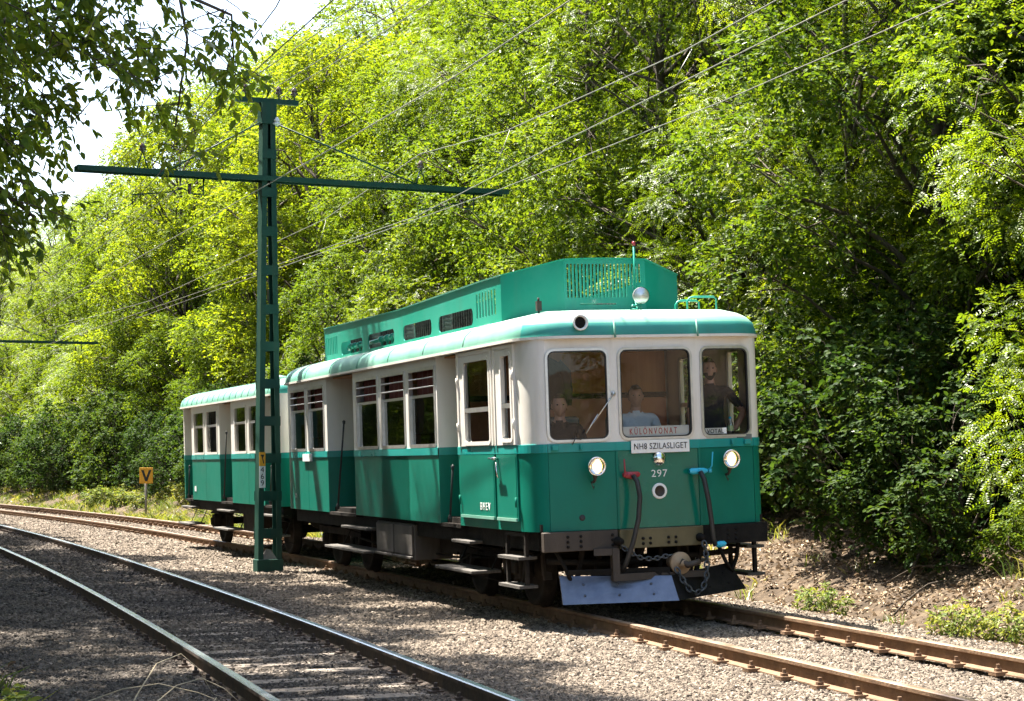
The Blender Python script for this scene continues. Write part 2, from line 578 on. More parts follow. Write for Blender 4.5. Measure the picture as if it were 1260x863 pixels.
def ground_z(x, y):
    x, y = np.asarray(x, float), np.asarray(y, float)
    yy = np.clip(y, -40, 140)
    na, nb = nrmd(CA, x, yy), nrmd(CB, x, yy)
    z = np.full(x.shape, -0.165)
    d = np.clip(na - 1.9, 0, 1.0)
    z = z - 0.08 * d
    u = np.clip(na - 2.9, 0, None)
    z = z + np.where(u < 7, 0.30 * u - 0.10 * np.exp(-u * 2) + 0.10, 2.1 + 0.10 + 0.16 * (u - 7)) * np.clip(u * 3, 0, 1)
    v = np.clip(-nb - 2.0, 0, None)
    z = z + np.where(v < 6, 0.10 * v, 0.6 + 0.12 * (v - 6))
    mid = np.exp(-((na + 2.1) / 0.9) ** 2)
    z = z - 0.03 * mid
    rough = np.clip(np.maximum(na - 2.4, -nb - 2.4), 0, 1.5)
    z = z + hash_noise(x, y) * 0.10 * rough + hash_noise(x * 3, y * 3) * 0.012
    return z


# ------------------------------------------------------------------ ground
def ground_material():
    m, t, b = nodes('ground_soil_and_gravel')
    tc = t.nodes.new('ShaderNodeTexCoord')
    at = t.nodes.new('ShaderNodeAttribute')
    at.attribute_name = 'gravel'

    def noise(s, d=6):
        n = t.nodes.new('ShaderNodeTexNoise')
        n.inputs['Scale'].default_value = s
        n.inputs['Detail'].default_value = d
        n.inputs['Roughness'].default_value = 0.7
        t.links.new(tc.outputs['Object'], n.inputs['Vector'])
        return n

    def ramp(src, stops):
        c = t.nodes.new('ShaderNodeValToRGB')
        e = c.color_ramp.elements
        e[0].position, e[0].color = stops[0][0], (*stops[0][1], 1)
        e[1].position, e[1].color = stops[-1][0], (*stops[-1][1], 1)
        for p, cc in stops[1:-1]:
            k = e.new(p)
            k.color = (*cc, 1)
        t.links.new(src, c.inputs[0])
        return c
    soil = ramp(noise(3.5, 9).outputs[0], [(0.30, (0.025, 0.018, 0.012)), (0.5, (0.062, 0.044, 0.028)), (0.62, (0.11, 0.080, 0.052)), (0.75, (0.05, 0.052, 0.022))])
    vo = t.nodes.new('ShaderNodeTexVoronoi')
    vo.inputs['Scale'].default_value = 21
    t.links.new(tc.outputs['Object'], vo.inputs['Vector'])
    hs = t.nodes.new('ShaderNodeSeparateColor')
    t.links.new(vo.outputs['Color'], hs.inputs[0])
    gr = ramp(hs.outputs[0], [(0.0, (0.04, 0.031, 0.023)), (0.5, (0.10, 0.078, 0.058)), (1.0, (0.19, 0.15, 0.112))])
    mx = t.nodes.new('ShaderNodeMixRGB')
    ad = t.nodes.new('ShaderNodeMath')
    ad.operation = 'ADD'
    t.links.new(at.outputs['Fac'], ad.inputs[0])
    ns = noise(1.7, 5)
    sb = t.nodes.new('ShaderNodeMath')
    sb.operation = 'SUBTRACT'
    t.links.new(ns.outputs[0], sb.inputs[0])
    sb.inputs[1].default_value = 0.5
    t.links.new(sb.outputs[0], ad.inputs[1])
    ad.use_clamp = True
    t.links.new(ad.outputs[0], mx.inputs[0])
    t.links.new(soil.outputs[0], mx.inputs[1])
    t.links.new(gr.outputs[0], mx.inputs[2])
    t.links.new(mx.outputs[0], b.inputs['Base Color'])
    b.inputs['Roughness'].default_value = 0.95
    b.inputs['Specular IOR Level'].default_value = 0.2
    bp = t.nodes.new('ShaderNodeBump')
    bp.inputs['Strength'].default_value = 0.9
    bp.inputs['Distance'].default_value = 0.03
    n3 = noise(26, 5)
    t.links.new(n3.outputs[0], bp.inputs['Height'])
    t.links.new(bp.outputs[0], b.inputs['Normal'])
    return m


MAT['ground'] = ground_material()


def grid_axis(a, b, fine0, fine1, step, grow=1.25):
    out = list(np.arange(fine0, fine1 + 1e-6, step))
    s, x = step, fine1
    while x < b:
        s *= grow
        x += s
        out.append(min(x, b))
    s, x = step, fine0
    pre = []
    while x > a:
        s *= grow
        x -= s
        pre.append(max(x, a))
    return np.array(pre[::-1] + out)


def make_ground():
    xs = grid_axis(-600, 600, -24, 22, 0.30)
    ys = grid_axis(-120, 900, 6, 76, 0.34)
    X, Y = np.meshgrid(xs, ys)
    Z = ground_z(X, Y)
    far = np.clip((np.hypot(X, Y) - 150) / 300, 0, 1)
    Z = Z * (1 - far) + far * 3.0
    nx, ny = len(xs), len(ys)
    me = bpy.data.meshes.new('ground')
    me.vertices.add(nx * ny)
    me.vertices.foreach_set('co', np.stack([X, Y, Z], -1).reshape(-1).astype(np.float32))
    i = (np.arange(ny - 1)[:, None] * nx + np.arange(nx - 1)[None]).reshape(-1)
    F = np.stack([i, i + 1, i + nx + 1, i + nx], 1).astype(np.int32)
    me.loops.add(F.size)
    me.loops.foreach_set('vertex_index', F.reshape(-1))
    me.polygons.add(len(F))
    me.polygons.foreach_set('loop_start', np.arange(len(F), dtype=np.int32) * 4)
    me.update(calc_edges=True)
    me.polygons.foreach_set('use_smooth', [True] * len(F))
    yy = np.clip(Y, -40, 140)
    na, nb = nrmd(CA, X, yy), nrmd(CB, X, yy)
    g = np.clip((2.5 - na) / 0.5, 0, 1) * np.clip((nb + 2.5) / 0.6, 0, 1)
    at = me.attributes.new('gravel', 'FLOAT', 'POINT')
    at.data.foreach_set('value', g.reshape(-1).astype(np.float32))
    me.materials.append(MAT['ground'])
    o = link_mesh('ground', me)
    tag(o, 'brown soil and gravel ground under the tracks and rising wooded bank', kind='structure')


make_ground()


# ------------------------------------------------------------------ tracks
def track_point(c, y, off, z=0.0):
    s = csl(c, y)
    k = 1 / math.sqrt(1 + s * s)
    return Vector((cx(c, y) + off * k, y - off * s * k, z))


RAIL_PROF = [(-0.068, -0.15), (0.068, -0.15), (0.068, -0.138), (0.012, -0.122), (0.009, -0.045), (0.034, -0.034), (0.035, -0.008),
             (0.026, 0.0), (-0.026, 0.0), (-0.035, -0.008), (-0.034, -0.034), (-0.009, -0.045), (-0.012, -0.122), (-0.068, -0.138)]


def make_track(c, cant, label, side_mat, top_mat, ys, zoff):
    t = tag(empty('railway_track', track_point(c, 20, 0, -0.16)), label, 'railway track')
    inv = Matrix.Translation(-Vector(t.location))

    def rail_z(off):
        return zoff + (off + 0.7525) * math.sin(cant)
    for off in (-0.7525, 0.7525):
        mb = MB()
        vs, fs, mi = [], [], []
        n = len(RAIL_PROF)
        yv = np.arange(ys[0], ys[1], 0.8)
        for y in yv:
            s = csl(c, y)
            k = 1 / math.sqrt(1 + s * s)
            nx, ny = k, -s * k
            p = track_point(c, y, off, rail_z(off))
            for (u, z) in RAIL_PROF:
                vs.append((p.x + nx * u, p.y + ny * u, p.z + z))
        for i in range(len(yv) - 1):
            for j in range(n):
                j2 = (j + 1) % n
                fs.append((i * n + j, i * n + j2, (i + 1) * n + j2, (i + 1) * n + j))
                mi.append(1 if j in (6, 7, 8) else 0)
        mb.v, mb.f, mb.m, mb.s = vs, fs, mi, [False] * len(fs)
        o = mb.build('rail', [side_mat, top_mat], t)
        o.matrix_parent_inverse = inv
    # sleepers and fasteners
    sl = MB()
    sl.box(-1.22, 1.22, -0.12, 0.12, -0.14, 0.0)
    sme = [sl.mesh('sleeper', 'sleeper')]
    fm = MB()
    fm.box(-0.055, 0.055, -0.05, 0.05, 0.0, 0.03)
    fm.lathe((0.0, 0, 0.03), (0, 0, 1), [(0, 0.03), (0.022, 0.03), (0.024, 0.016), (0.055, 0.016), (0.055, 0.001)], 6, smooth=False)
    fme = fm.mesh('fastener', 'rust_light' if cant else 'darkrust')
    far_f = MB()
    y = ys[0] + 0.3
    kf = 0
    rnd = random.Random(3 if cant else 4)
    while y < 76:
        s = csl(c, y)
        ang = math.atan2(-s, 1)
        ang += rnd.uniform(-0.012, 0.012)
        p = track_point(c, y, rnd.uniform(-0.03, 0.03), zoff - (0.185 if cant else 0.143) + 0.7525 * math.sin(cant))
        if y < 62:
            o = link_mesh('sleeper', sme[0], t)
            o.matrix_parent_inverse = inv
            o.location = p
            o.rotation_euler = (0, -cant, ang)
        for off in (-0.7525, 0.7525):
            for d in (-0.095, 0.095):
                q = track_point(c, y, off + d, rail_z(off) - 0.152)
                if kf < 290 and y < 46:
                    o = link_mesh('fastener', fme, t)
                    o.matrix_parent_inverse = inv
                    o.location = q
                    o.rotation_euler = (0, -cant, ang + rnd.uniform(-0.1, 0.1))
                    kf += 1
                else:
                    far_f.box(q.x - 0.05, q.x + 0.05, q.y - 0.05, q.y + 0.05, q.z, q.z + 0.07)
        y += 0.62 / math.sqrt(1 + s * s)
    o = far_f.build('fasteners', 'rust_light' if cant else 'darkrust', t)
    o.matrix_parent_inverse = inv
    o['kind'] = 'stuff'
    return t


make_track(CA, CANT, 'railway track with rusty brown rails carrying the green train', 'rust_light', 'railtop_dull', (9.5, 110), 0.014)
make_track(CB, 0.0, 'empty railway track with dark rails and shiny heads beside the train track', 'darkrust', 'railtop', (8.5, 110), 0.0)


# ------------------------------------------------------------------ ballast stones (geometry nodes on a sheet)
def make_ballast():
    ys = np.concatenate([np.arange(8.5, 46, 0.10), np.arange(46, 92, 0.8)])
    K = 48
    V, D = [], []
    for y in ys:
        xl = track_point(CB, y, -2.7)
        xr = track_point(CA, y, 2.75)
        for k in range(K + 1):
            f = k / K
            x = xl.x + (xr.x - xl.x) * f
            y2 = xl.y + (xr.y - xl.y) * f
            V.append((x, y2))
    V = np.array(V)
    na, nb = nrmd(CA, V[:, 0], V[:, 1]), nrmd(CB, V[:, 0], V[:, 1])
    Z = ground_z(V[:, 0], V[:, 1]) + 0.012 - 0.014 * (np.abs(nb) < 0.7)
    dist = np.hypot(V[:, 0], V[:, 1])
    dens = 2150 * np.clip(14.0 / dist, 0, 1.15) ** 1.7
    edge = np.clip((2.6 - na) / 0.7, 0, 1) * np.clip((nb + 2.6) / 0.9, 0.0, 1)
    hn = hash_noise(V[:, 0] * 1.4, V[:, 1] * 1.4)
    row_y = np.repeat(ys, K + 1)
    sy, yy_ = [], 8.8
    while yy_ < 60:
        sy.append(yy_)
        yy_ += 0.62 / math.sqrt(1 + csl(CB, yy_) ** 2)
    ds = np.abs(row_y[:, None] - np.array(sy)[None]).min(1)
    show = np.clip(-0.08 + 1.9 * hash_noise(V[:, 0] * 1.3 + 5, V[:, 1] * 1.3), 0, 0.78)
    bare = np.where((np.abs(nb) < 0.66) & (ds < 0.15), 1 - 0.93 * show, 1.0)
    bare = np.where((np.abs(nb) > 0.9) & (np.abs(nb) < 1.25) & (ds < 0.15), 1 - 0.7 * show, bare)
    bare = bare * np.where(np.abs(na) < 0.66, 1.15, 1.0)
    dens = dens * edge * bare
    size = np.clip(dist / 15.0, 1.0, 1.9)
    n = K + 1
    i = (np.arange(len(ys) - 1)[:, None] * n + np.arange(K)[None]).reshape(-1)
    F = np.stack([i, i + 1, i + n + 1, i + n], 1).astype(np.int32)
    me = bpy.data.meshes.new('ballast_stones')
    me.from_pydata(np.column_stack([V, Z]).tolist(), [], F.tolist())
    a = me.attributes.new('dens', 'FLOAT', 'POINT')
    a.data.foreach_set('value', dens.astype(np.float32))
    a = me.attributes.new('dust_and_shade', 'FLOAT', 'POINT')
    a.data.foreach_set('value', (np.clip((1.5 - nb) / 0.5, 0, 1) * np.clip(0.8 + hn * 0.5, 0, 1)).astype(np.float32))  # brake dust on the empty track, widened leftward to paint in tree shade
    a = me.attributes.new('size', 'FLOAT', 'POINT')
    a.data.foreach_set('value', size.astype(np.float32))
    m, t, b = nodes('ballast_stone')
    oi = t.nodes.new('ShaderNodeObjectInfo')
    cr = t.nodes.new('ShaderNodeValToRGB')
    e = cr.color_ramp.elements
    e[0].position, e[0].color = 0.0, (0.055, 0.044, 0.035, 1)
    e[1].position, e[1].color = 1.0, (0.32, 0.262, 0.205, 1)
    for p_, c_ in ((0.35, (0.122, 0.097, 0.074, 1)), (0.7, (0.180, 0.146, 0.113, 1)), (0.93, (0.225, 0.184, 0.144, 1))):
        k = e.new(p_)
        k.color = c_
    t.links.new(oi.outputs['Random'], cr.inputs[0])
    tc = t.nodes.new('ShaderNodeTexCoord')
    nn = t.nodes.new('ShaderNodeTexNoise')
    nn.inputs['Scale'].default_value = 18
    t.links.new(tc.outputs['Object'], nn.inputs['Vector'])
    mu = t.nodes.new('ShaderNodeMixRGB')
    mu.blend_type = 'OVERLAY'
    mu.inputs[0].default_value = 0.5
    t.links.new(cr.outputs[0], mu.inputs[1])
    t.links.new(nn.outputs[0], mu.inputs[2])
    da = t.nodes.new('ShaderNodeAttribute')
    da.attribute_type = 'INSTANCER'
    da.attribute_name = 'dust_and_shade'
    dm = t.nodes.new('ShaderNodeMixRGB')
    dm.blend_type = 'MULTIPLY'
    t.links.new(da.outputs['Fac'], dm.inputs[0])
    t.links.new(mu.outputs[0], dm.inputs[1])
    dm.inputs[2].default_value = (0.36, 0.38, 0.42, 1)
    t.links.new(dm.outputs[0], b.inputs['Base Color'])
    b.inputs['Roughness'].default_value = 0.92
    b.inputs['Specular IOR Level'].default_value = 0.2
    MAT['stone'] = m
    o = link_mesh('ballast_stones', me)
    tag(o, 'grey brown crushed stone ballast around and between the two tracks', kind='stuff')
    g = bpy.data.node_groups.new('ballast_scatter', 'GeometryNodeTree')
    g.interface.new_socket('Geometry', in_out='INPUT', socket_type='NodeSocketGeometry')
    g.interface.new_socket('Geometry', in_out='OUTPUT', socket_type='NodeSocketGeometry')
    N, L = g.nodes, g.links
    gi, go = N.new('NodeGroupInput'), N.new('NodeGroupOutput')
    dp = N.new('GeometryNodeDistributePointsOnFaces')
    dp.distribute_method = 'RANDOM'
    na1 = N.new('GeometryNodeInputNamedAttribute')
    na1.data_type = 'FLOAT'
    na1.inputs['Name'].default_value = 'dens'
    L.new(gi.outputs[0], dp.inputs['Mesh'])
    L.new(na1.outputs['Attribute'], dp.inputs['Density'])
    g2i = N.new('GeometryNodeGeometryToInstance')
    for k in range(4):
        ic = N.new('GeometryNodeMeshIcoSphere')
        ic.inputs['Radius'].default_value = 0.023
        ic.inputs['Subdivisions'].default_value = 2
        sp = N.new('GeometryNodeSetPosition')
        nz = N.new('ShaderNodeTexNoise')
        nz.noise_dimensions = '4D'
        nz.inputs['W'].default_value = 3.1 * k + 0.4
        nz.inputs['Scale'].default_value = 31.0
        nz.inputs['Detail'].default_value = 1.0
        vm = N.new('ShaderNodeVectorMath')
        vm.operation = 'SUBTRACT'
        vm.inputs[1].default_value = (0.5, 0.5, 0.5)
        vs = N.new('ShaderNodeVectorMath')
        vs.operation = 'SCALE'
        vs.inputs['Scale'].default_value = 0.048
        pos = N.new('GeometryNodeInputPosition')
        L.new(pos.outputs[0], nz.inputs['Vector'])
        L.new(nz.outputs['Color'], vm.inputs[0])
        L.new(vm.outputs[0], vs.inputs[0])
        L.new(ic.outputs['Mesh'], sp.inputs['Geometry'])
        L.new(vs.outputs[0], sp.inputs['Offset'])
        sm = N.new('GeometryNodeSetMaterial')
        sm.inputs['Material'].default_value = m
        L.new(sp.outputs[0], sm.inputs['Geometry'])
        L.new(sm.outputs[0], g2i.inputs[0])
    ip = N.new('GeometryNodeInstanceOnPoints')
    L.new(dp.outputs['Points'], ip.inputs['Points'])
    L.new(g2i.outputs[0], ip.inputs['Instance'])
    ip.inputs['Pick Instance'].default_value = True
    ri = N.new('FunctionNodeRandomValue')
    ri.data_type = 'INT'
    for s_ in ri.inputs:
        if s_.enabled and s_.name == 'Min':
            s_.default_value = 0
        if s_.enabled and s_.name == 'Max':
            s_.default_value = 3
    L.new([s_ for s_ in ri.outputs if s_.enabled][0], ip.inputs['Instance Index'])
    rr = N.new('FunctionNodeRandomValue')
    rr.data_type = 'FLOAT_VECTOR'
    rr.inputs[0].default_value = (0, 0, 0)
    rr.inputs[1].default_value = (6.28, 6.28, 6.28)
    L.new(rr.outputs[0], ip.inputs['Rotation'])
    rs = N.new('FunctionNodeRandomValue')
    rs.data_type = 'FLOAT_VECTOR'
    rs.inputs[0].default_value = (0.62, 0.55, 0.45)
    rs.inputs[1].default_value = (1.45, 1.25, 0.95)
    if 'Seed' in rs.inputs:
        rs.inputs['Seed'].default_value = 5
    na2 = N.new('GeometryNodeInputNamedAttribute')
    na2.data_type = 'FLOAT'
    na2.inputs['Name'].default_value = 'size'
    vs2 = N.new('ShaderNodeVectorMath')
    vs2.operation = 'SCALE'
    L.new(rs.outputs[0], vs2.inputs[0])
    L.new(na2.outputs['Attribute'], vs2.inputs['Scale'])
    L.new(vs2.outputs[0], ip.inputs['Scale'])
    L.new(ip.outputs[0], go.inputs[0])
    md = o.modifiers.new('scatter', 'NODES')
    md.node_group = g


make_ballast()
# ------------------------------------------------------------------ the two rail vehicles
W = 2.61
HD = -1.244


def car_matrix(origin, fw):
    fw = Vector(fw).normalized()
    rt0 = Vector((-fw.y, fw.x, 0))
    rt = rt0 * math.cos(CANT) + Vector((0, 0, 1)) * math.sin(CANT)
    up = Vector((0, 0, 1)) * math.cos(CANT) - rt0 * math.sin(CANT)
    m = Matrix((fw, rt, up)).transposed().to_4x4()
    m.translation = Vector(origin)
    return m


def P(a, b, z):
    return Vector((-a, b - W / 2, z))


class Plane:
    """vertical plane of a wall: s metres from plan point A towards B, z up, off outwards"""

    def __init__(self, A, B, n):
        self.A, self.B = Vector(A), Vector(B)
        self.d = (self.B - self.A)
        self.L = self.d.length
        self.d.normalize()
        self.n = Vector(n).normalized()

    def pt(self, s, z, off=0.0):
        q = self.A + self.d * s + self.n * off
        return P(q.x, q.y, z)


def rr(s0, s1, z0, z1, r, n=4):
    r = min(r, (s1 - s0) / 2 - 1e-4, (z1 - z0) / 2 - 1e-4)
    if r <= 0.001:
        return [(s0, z0), (s1, z0), (s1, z1), (s0, z1)]
    out = []
    for cxx, cz, a0 in ((s1 - r, z0 + r, -90), (s1 - r, z1 - r, 0), (s0 + r, z1 - r, 90), (s0 + r, z0 + r, 180)):
        for k in range(n + 1):
            a = R(a0 + 90 * k / n)
            out.append((cxx + r * math.cos(a), cz + r * math.sin(a)))
    return out


def wall(mb, pl, s0, s1, z0, z1, ops=(), depth=0.04, off=0.0, mi=0):
    S = sorted(set([s0, s1] + [o[0] for o in ops] + [o[1] for o in ops]))
    Z = sorted(set([z0, z1] + [o[2] for o in ops] + [o[3] for o in ops]))
    S = [x for x in S if s0 <= x <= s1]
    for i in range(len(S) - 1):
        for j in range(len(Z) - 1):
            sc_, zc = (S[i] + S[i + 1]) / 2, (Z[j] + Z[j + 1]) / 2
            if any(o[0] < sc_ < o[1] and o[2] < zc < o[3] for o in ops):
                continue
            mb.add([pl.pt(S[i], Z[j], off), pl.pt(S[i + 1], Z[j], off), pl.pt(S[i + 1], Z[j + 1], off), pl.pt(S[i], Z[j + 1], off)], [(0, 1, 2, 3)], mi)
    for o in ops:
        lp = rr(*o[:4], o[4])
        n = len(lp)
        if o[4] > 0.001:
            q = n // 4
            for k, c in enumerate(((o[1], o[2]), (o[1], o[3]), (o[0], o[3]), (o[0], o[2]))):
                arc = lp[k * q:(k + 1) * q]
                mb.add([pl.pt(*c, off)] + [pl.pt(*x, off) for x in arc], [(0, i + 1, i + 2) for i in range(len(arc) - 1)], mi)
        vs = [pl.pt(*x, off) for x in lp] + [pl.pt(*x, off - depth) for x in lp]
        mb.add(vs, [(k, (k + 1) % n, n + (k + 1) % n, n + k) for k in range(n)], mi)


def ring(mb, pl, o, wd_out, wd_in, off, back, mi=0):
    """frame round an opening o=(s0,s1,z0,z1,r)"""
    a = rr(o[0] - wd_out, o[1] + wd_out, o[2] - wd_out, o[3] + wd_out, o[4] + wd_out)
    b = rr(o[0] + wd_in, o[1] - wd_in, o[2] + wd_in, o[3] - wd_in, max(o[4] - wd_in, 0.012))
    if len(a) != len(b):
        a = rr(o[0] - wd_out, o[1] + wd_out, o[2] - wd_out, o[3] + wd_out, 0.012)
    n = len(a)
    vs = [pl.pt(*x, off) for x in a] + [pl.pt(*x, off) for x in b] + [pl.pt(*x, back) for x in a] + [pl.pt(*x, back) for x in b]
    fs = []
    for k in range(n):
        k2 = (k + 1) % n
        fs += [(k, k2, n + k2, n + k), (2 * n + k, 2 * n + k2, k2, k), (n + k, n + k2, 3 * n + k2, 3 * n + k)]
    mb.add(vs, fs, mi)


def pane(name, pl, o, off, parent, mat, r=0.0):
    mb = MB()
    lp = rr(*o[:4], r)
    a = [pl.pt(*x, off) for x in lp]
    mb.add(a, [tuple(range(len(a)))])
    return mb.build(name, mat, parent)


def pbox(mb, pl, s0, s1, z0, z1, o0, o1, mi=0):
    vs = [pl.pt(s, z, o) for o in (o0, o1) for z in (z0, z1) for s in (s0, s1)]
    mb.add(vs, [(0, 2, 3, 1), (4, 5, 7, 6), (0, 1, 5, 4), (2, 6, 7, 3), (0, 4, 6, 2), (1, 3, 7, 5)], mi)


def abox(mb, a0, a1, b0, b1, z0, z1, mi=0):
    mb.box(-a1, -a0, b0 - W / 2, b1 - W / 2, z0, z1, mi)


def side_window(car, pl, o, style):
    """style 'bars': lowered glass with two bars over the opening; 'sash': fixed upper sash"""
    mb = MB()
    ring(mb, pl, o, 0.016, 0.026, 0.010, -0.035)
    wn = mb.build('window', 'cream' if style == 'sash' else 'alu', car)
    H = o[3] - o[2]
    s0, s1, z0, z1 = o[0] + 0.022, o[1] - 0.022, o[2] + 0.022, o[3] - 0.022
    if style == 'bars':
        zg = o[2] + H * 0.66
        pane('pane', pl, (s0, s1, z0, zg), -0.026, wn, 'glass_side')
        mb = MB()
        pbox(mb, pl, s0, s1, zg - 0.028, zg + 0.006, -0.038, -0.014)
        pbox(mb, pl, s0, s0 + 0.02, z0, zg, -0.036, -0.016)
        pbox(mb, pl, s1 - 0.02, s1, z0, zg, -0.036, -0.016)
        mb.build('sash_rail', 'alu', wn)
        for k in (0.76, 0.875):
            b = MB()
            b.tube([pl.pt(s0, o[2] + H * k, 0.006), pl.pt(s1, o[2] + H * k, 0.006)], 0.009, 6)
            b.build('bar', 'alu', wn)
    else:
        zg = o[2] + H * 0.64
        pane('pane', pl, (s0, s1, z0, zg), -0.026, wn, 'glass_side')
        pane('pane', pl, (s0, s1, zg, z1), -0.016, wn, 'glass_side')
        mb = MB()
        pbox(mb, pl, s0, s1, zg - 0.022, zg + 0.022, -0.03, -0.004)
        mb.build('sash_rail', 'cream', wn)
    return wn


def roof_outline(L, off, n=7, rc=0.42, bow=0.07, endbow=0.0):
    """plan outline of the roof at a given outward offset (a,b)"""
    r = max(rc + off, 0.08)
    pts = []
    a0, a1, b0, b1 = -off, L + off, -off, W + off
    for ca, cb, s0 in ((a0 + r, b0 + r, 180), (a0 + r, b1 - r, 90), (a1 - r, b1 - r, 0), (a1 - r, b0 + r, 270)):
        pass
    seq = [((a0 + r, b0 + r), 270, 180), ((a0 + r, b1 - r), 180, 90), ((a1 - r, b1 - r), 90, 0), ((a1 - r, b0 + r), 360, 270)]
    for (ca, cb), t0, t1 in seq:
        for k in range(n + 1):
            t = R(t0 + (t1 - t0) * k / n)
            pts.append((ca + r * math.cos(t), cb + r * math.sin(t)))
    # bowed front: pull the ends of the front edge back
    out = []
    for a, b in pts:
        f = (b - W / 2) / (W / 2)
        if a < L / 2:
            a = a + bow * f * f * (1 if a < 0.6 else 0)
        out.append((a, b))
    return out


def make_roof(car, L, ze, zc, ribs, rc=0.42):
    prof = [(0.055, ze + 0.0), (0.06, ze + 0.03), (0.05, ze + 0.085), (0.025, ze + 0.145), (-0.04, ze + 0.205), (-0.14, ze + 0.25),
            (-0.30, ze + 0.29), (-0.55, zc - 0.035), (-0.85, zc - 0.01), (-1.15, zc)]
    mb = MB()
    rings = []
    for off, z in prof:
        o = roof_outline(L, off, rc=rc)
        rings.append([P(a, b, z) for a, b in o])
    n = len(rings[0])
    vs = [v for r_ in rings for v in r_]
    fs = []
    for i in range(len(rings) - 1):
        for k in range(n):
            k2 = (k + 1) % n
            fs.append((i * n + k, i * n + k2, (i + 1) * n + k2, (i + 1) * n + k))
    fs.append(tuple((len(rings) - 1) * n + k for k in range(n)))
    mb.add(vs, fs, 0, True)
    for i in range(len(rings) - 1):
        for k in range(n):
            mid_a = -(rings[i][k].x + rings[i][(k + 1) % n].x) / 2
            mb.m[i * n + k] = 1 if i >= 4 else (2 if mid_a < 0.30 and i < 3 else 0)
    mb.m[-1] = 1
    mb.add([v for v in rings[0]], [tuple(range(n))[::-1]], 0)
    rf = mb.build('roof', ['roof', 'roof_top', 'fascia'], car)
    g = MB()
    oa = [P(a, b, ze - 0.012) for a, b in roof_outline(L, 0.075, rc=rc)]
    ob = [P(a, b, ze + 0.016) for a, b in roof_outline(L, 0.075, rc=rc)]
    oc = [P(a, b, ze - 0.012) for a, b in roof_outline(L, -0.02, rc=rc)]
    od = [P(a, b, ze + 0.016) for a, b in roof_outline(L, 0.045, rc=rc)]
    vs = oa + ob + oc + od
    fs = []
    for k in range(n):
        k2 = (k + 1) % n
        fs += [(k, k2, n + k2, n + k), (k, k2, 2 * n + k2, 2 * n + k), (n + k, n + k2, 3 * n + k2, 3 * n + k)]
    g.add(vs, fs)
    g.build('gutter', 'cream', car)
    # seams over the roof
    for a in ribs:
        m = MB()
        path = []
        for off, z in prof:
            path.append((a, -off, z + 0.002))
        path2 = [(a, W - b, z) for (a, b, z) in path[::-1]]
        pp = [P(*q) for q in path[1:] + path2[:-1]]
        m.tube(pp, 0.009, 5, caps=True)
        m.build('roof_seam', 'roof', rf)
    return rf


def profile_walls(car, pts, nrm_sign, zs, mats, names, ops=None):
    pass


def lower_panels(car, pl, s0, s1, seams, z0=0.855, z1=1.645):
    """green sheet panels of one stretch of wall, split at seams"""
    e = [s0] + list(seams) + [s1]
    mb = MB()
    pbox(mb, pl, s0, s1, z0 + 0.004, z1, -0.03, -0.006)
    mb.build('panel_backing', 'black', car)
    for i in range(len(e) - 1):
        m = MB()
        g0 = 0.004 if i > 0 else 0
        g1 = 0.004 if i < len(e) - 2 else 0
        pbox(m, pl, e[i] + g0, e[i + 1] - g1, z0, z1, -0.005, 0.0)
        bevel(m.build('side_panel', 'green', car), 0.003)


def band_strip(car, plans, z0=1.645, z1=1.735, off=0.010, name='waist_band'):
    """plans: list of (a,b,nx,ny) outline points with outward normals"""
    mb = MB()
    vs = []
    for (a, b, na_, nb_) in plans:
        for o, z in ((0.0, z0), (off, z0 + 0.003), (off, z1 - 0.003), (0.0, z1)):
            vs.append(P(a + na_ * o, b + nb_ * o, z))
    fs = []
    for i in range(len(plans) - 1):
        for k in range(3):
            fs.append((i * 4 + k, i * 4 + k + 1, (i + 1) * 4 + k + 1, (i + 1) * 4 + k))
    mb.add(vs, fs)
    return mb.build(name, 'band', car)


ZE, ZB, ZC, ZK = 2.80, 1.735, 1.645, 0.855


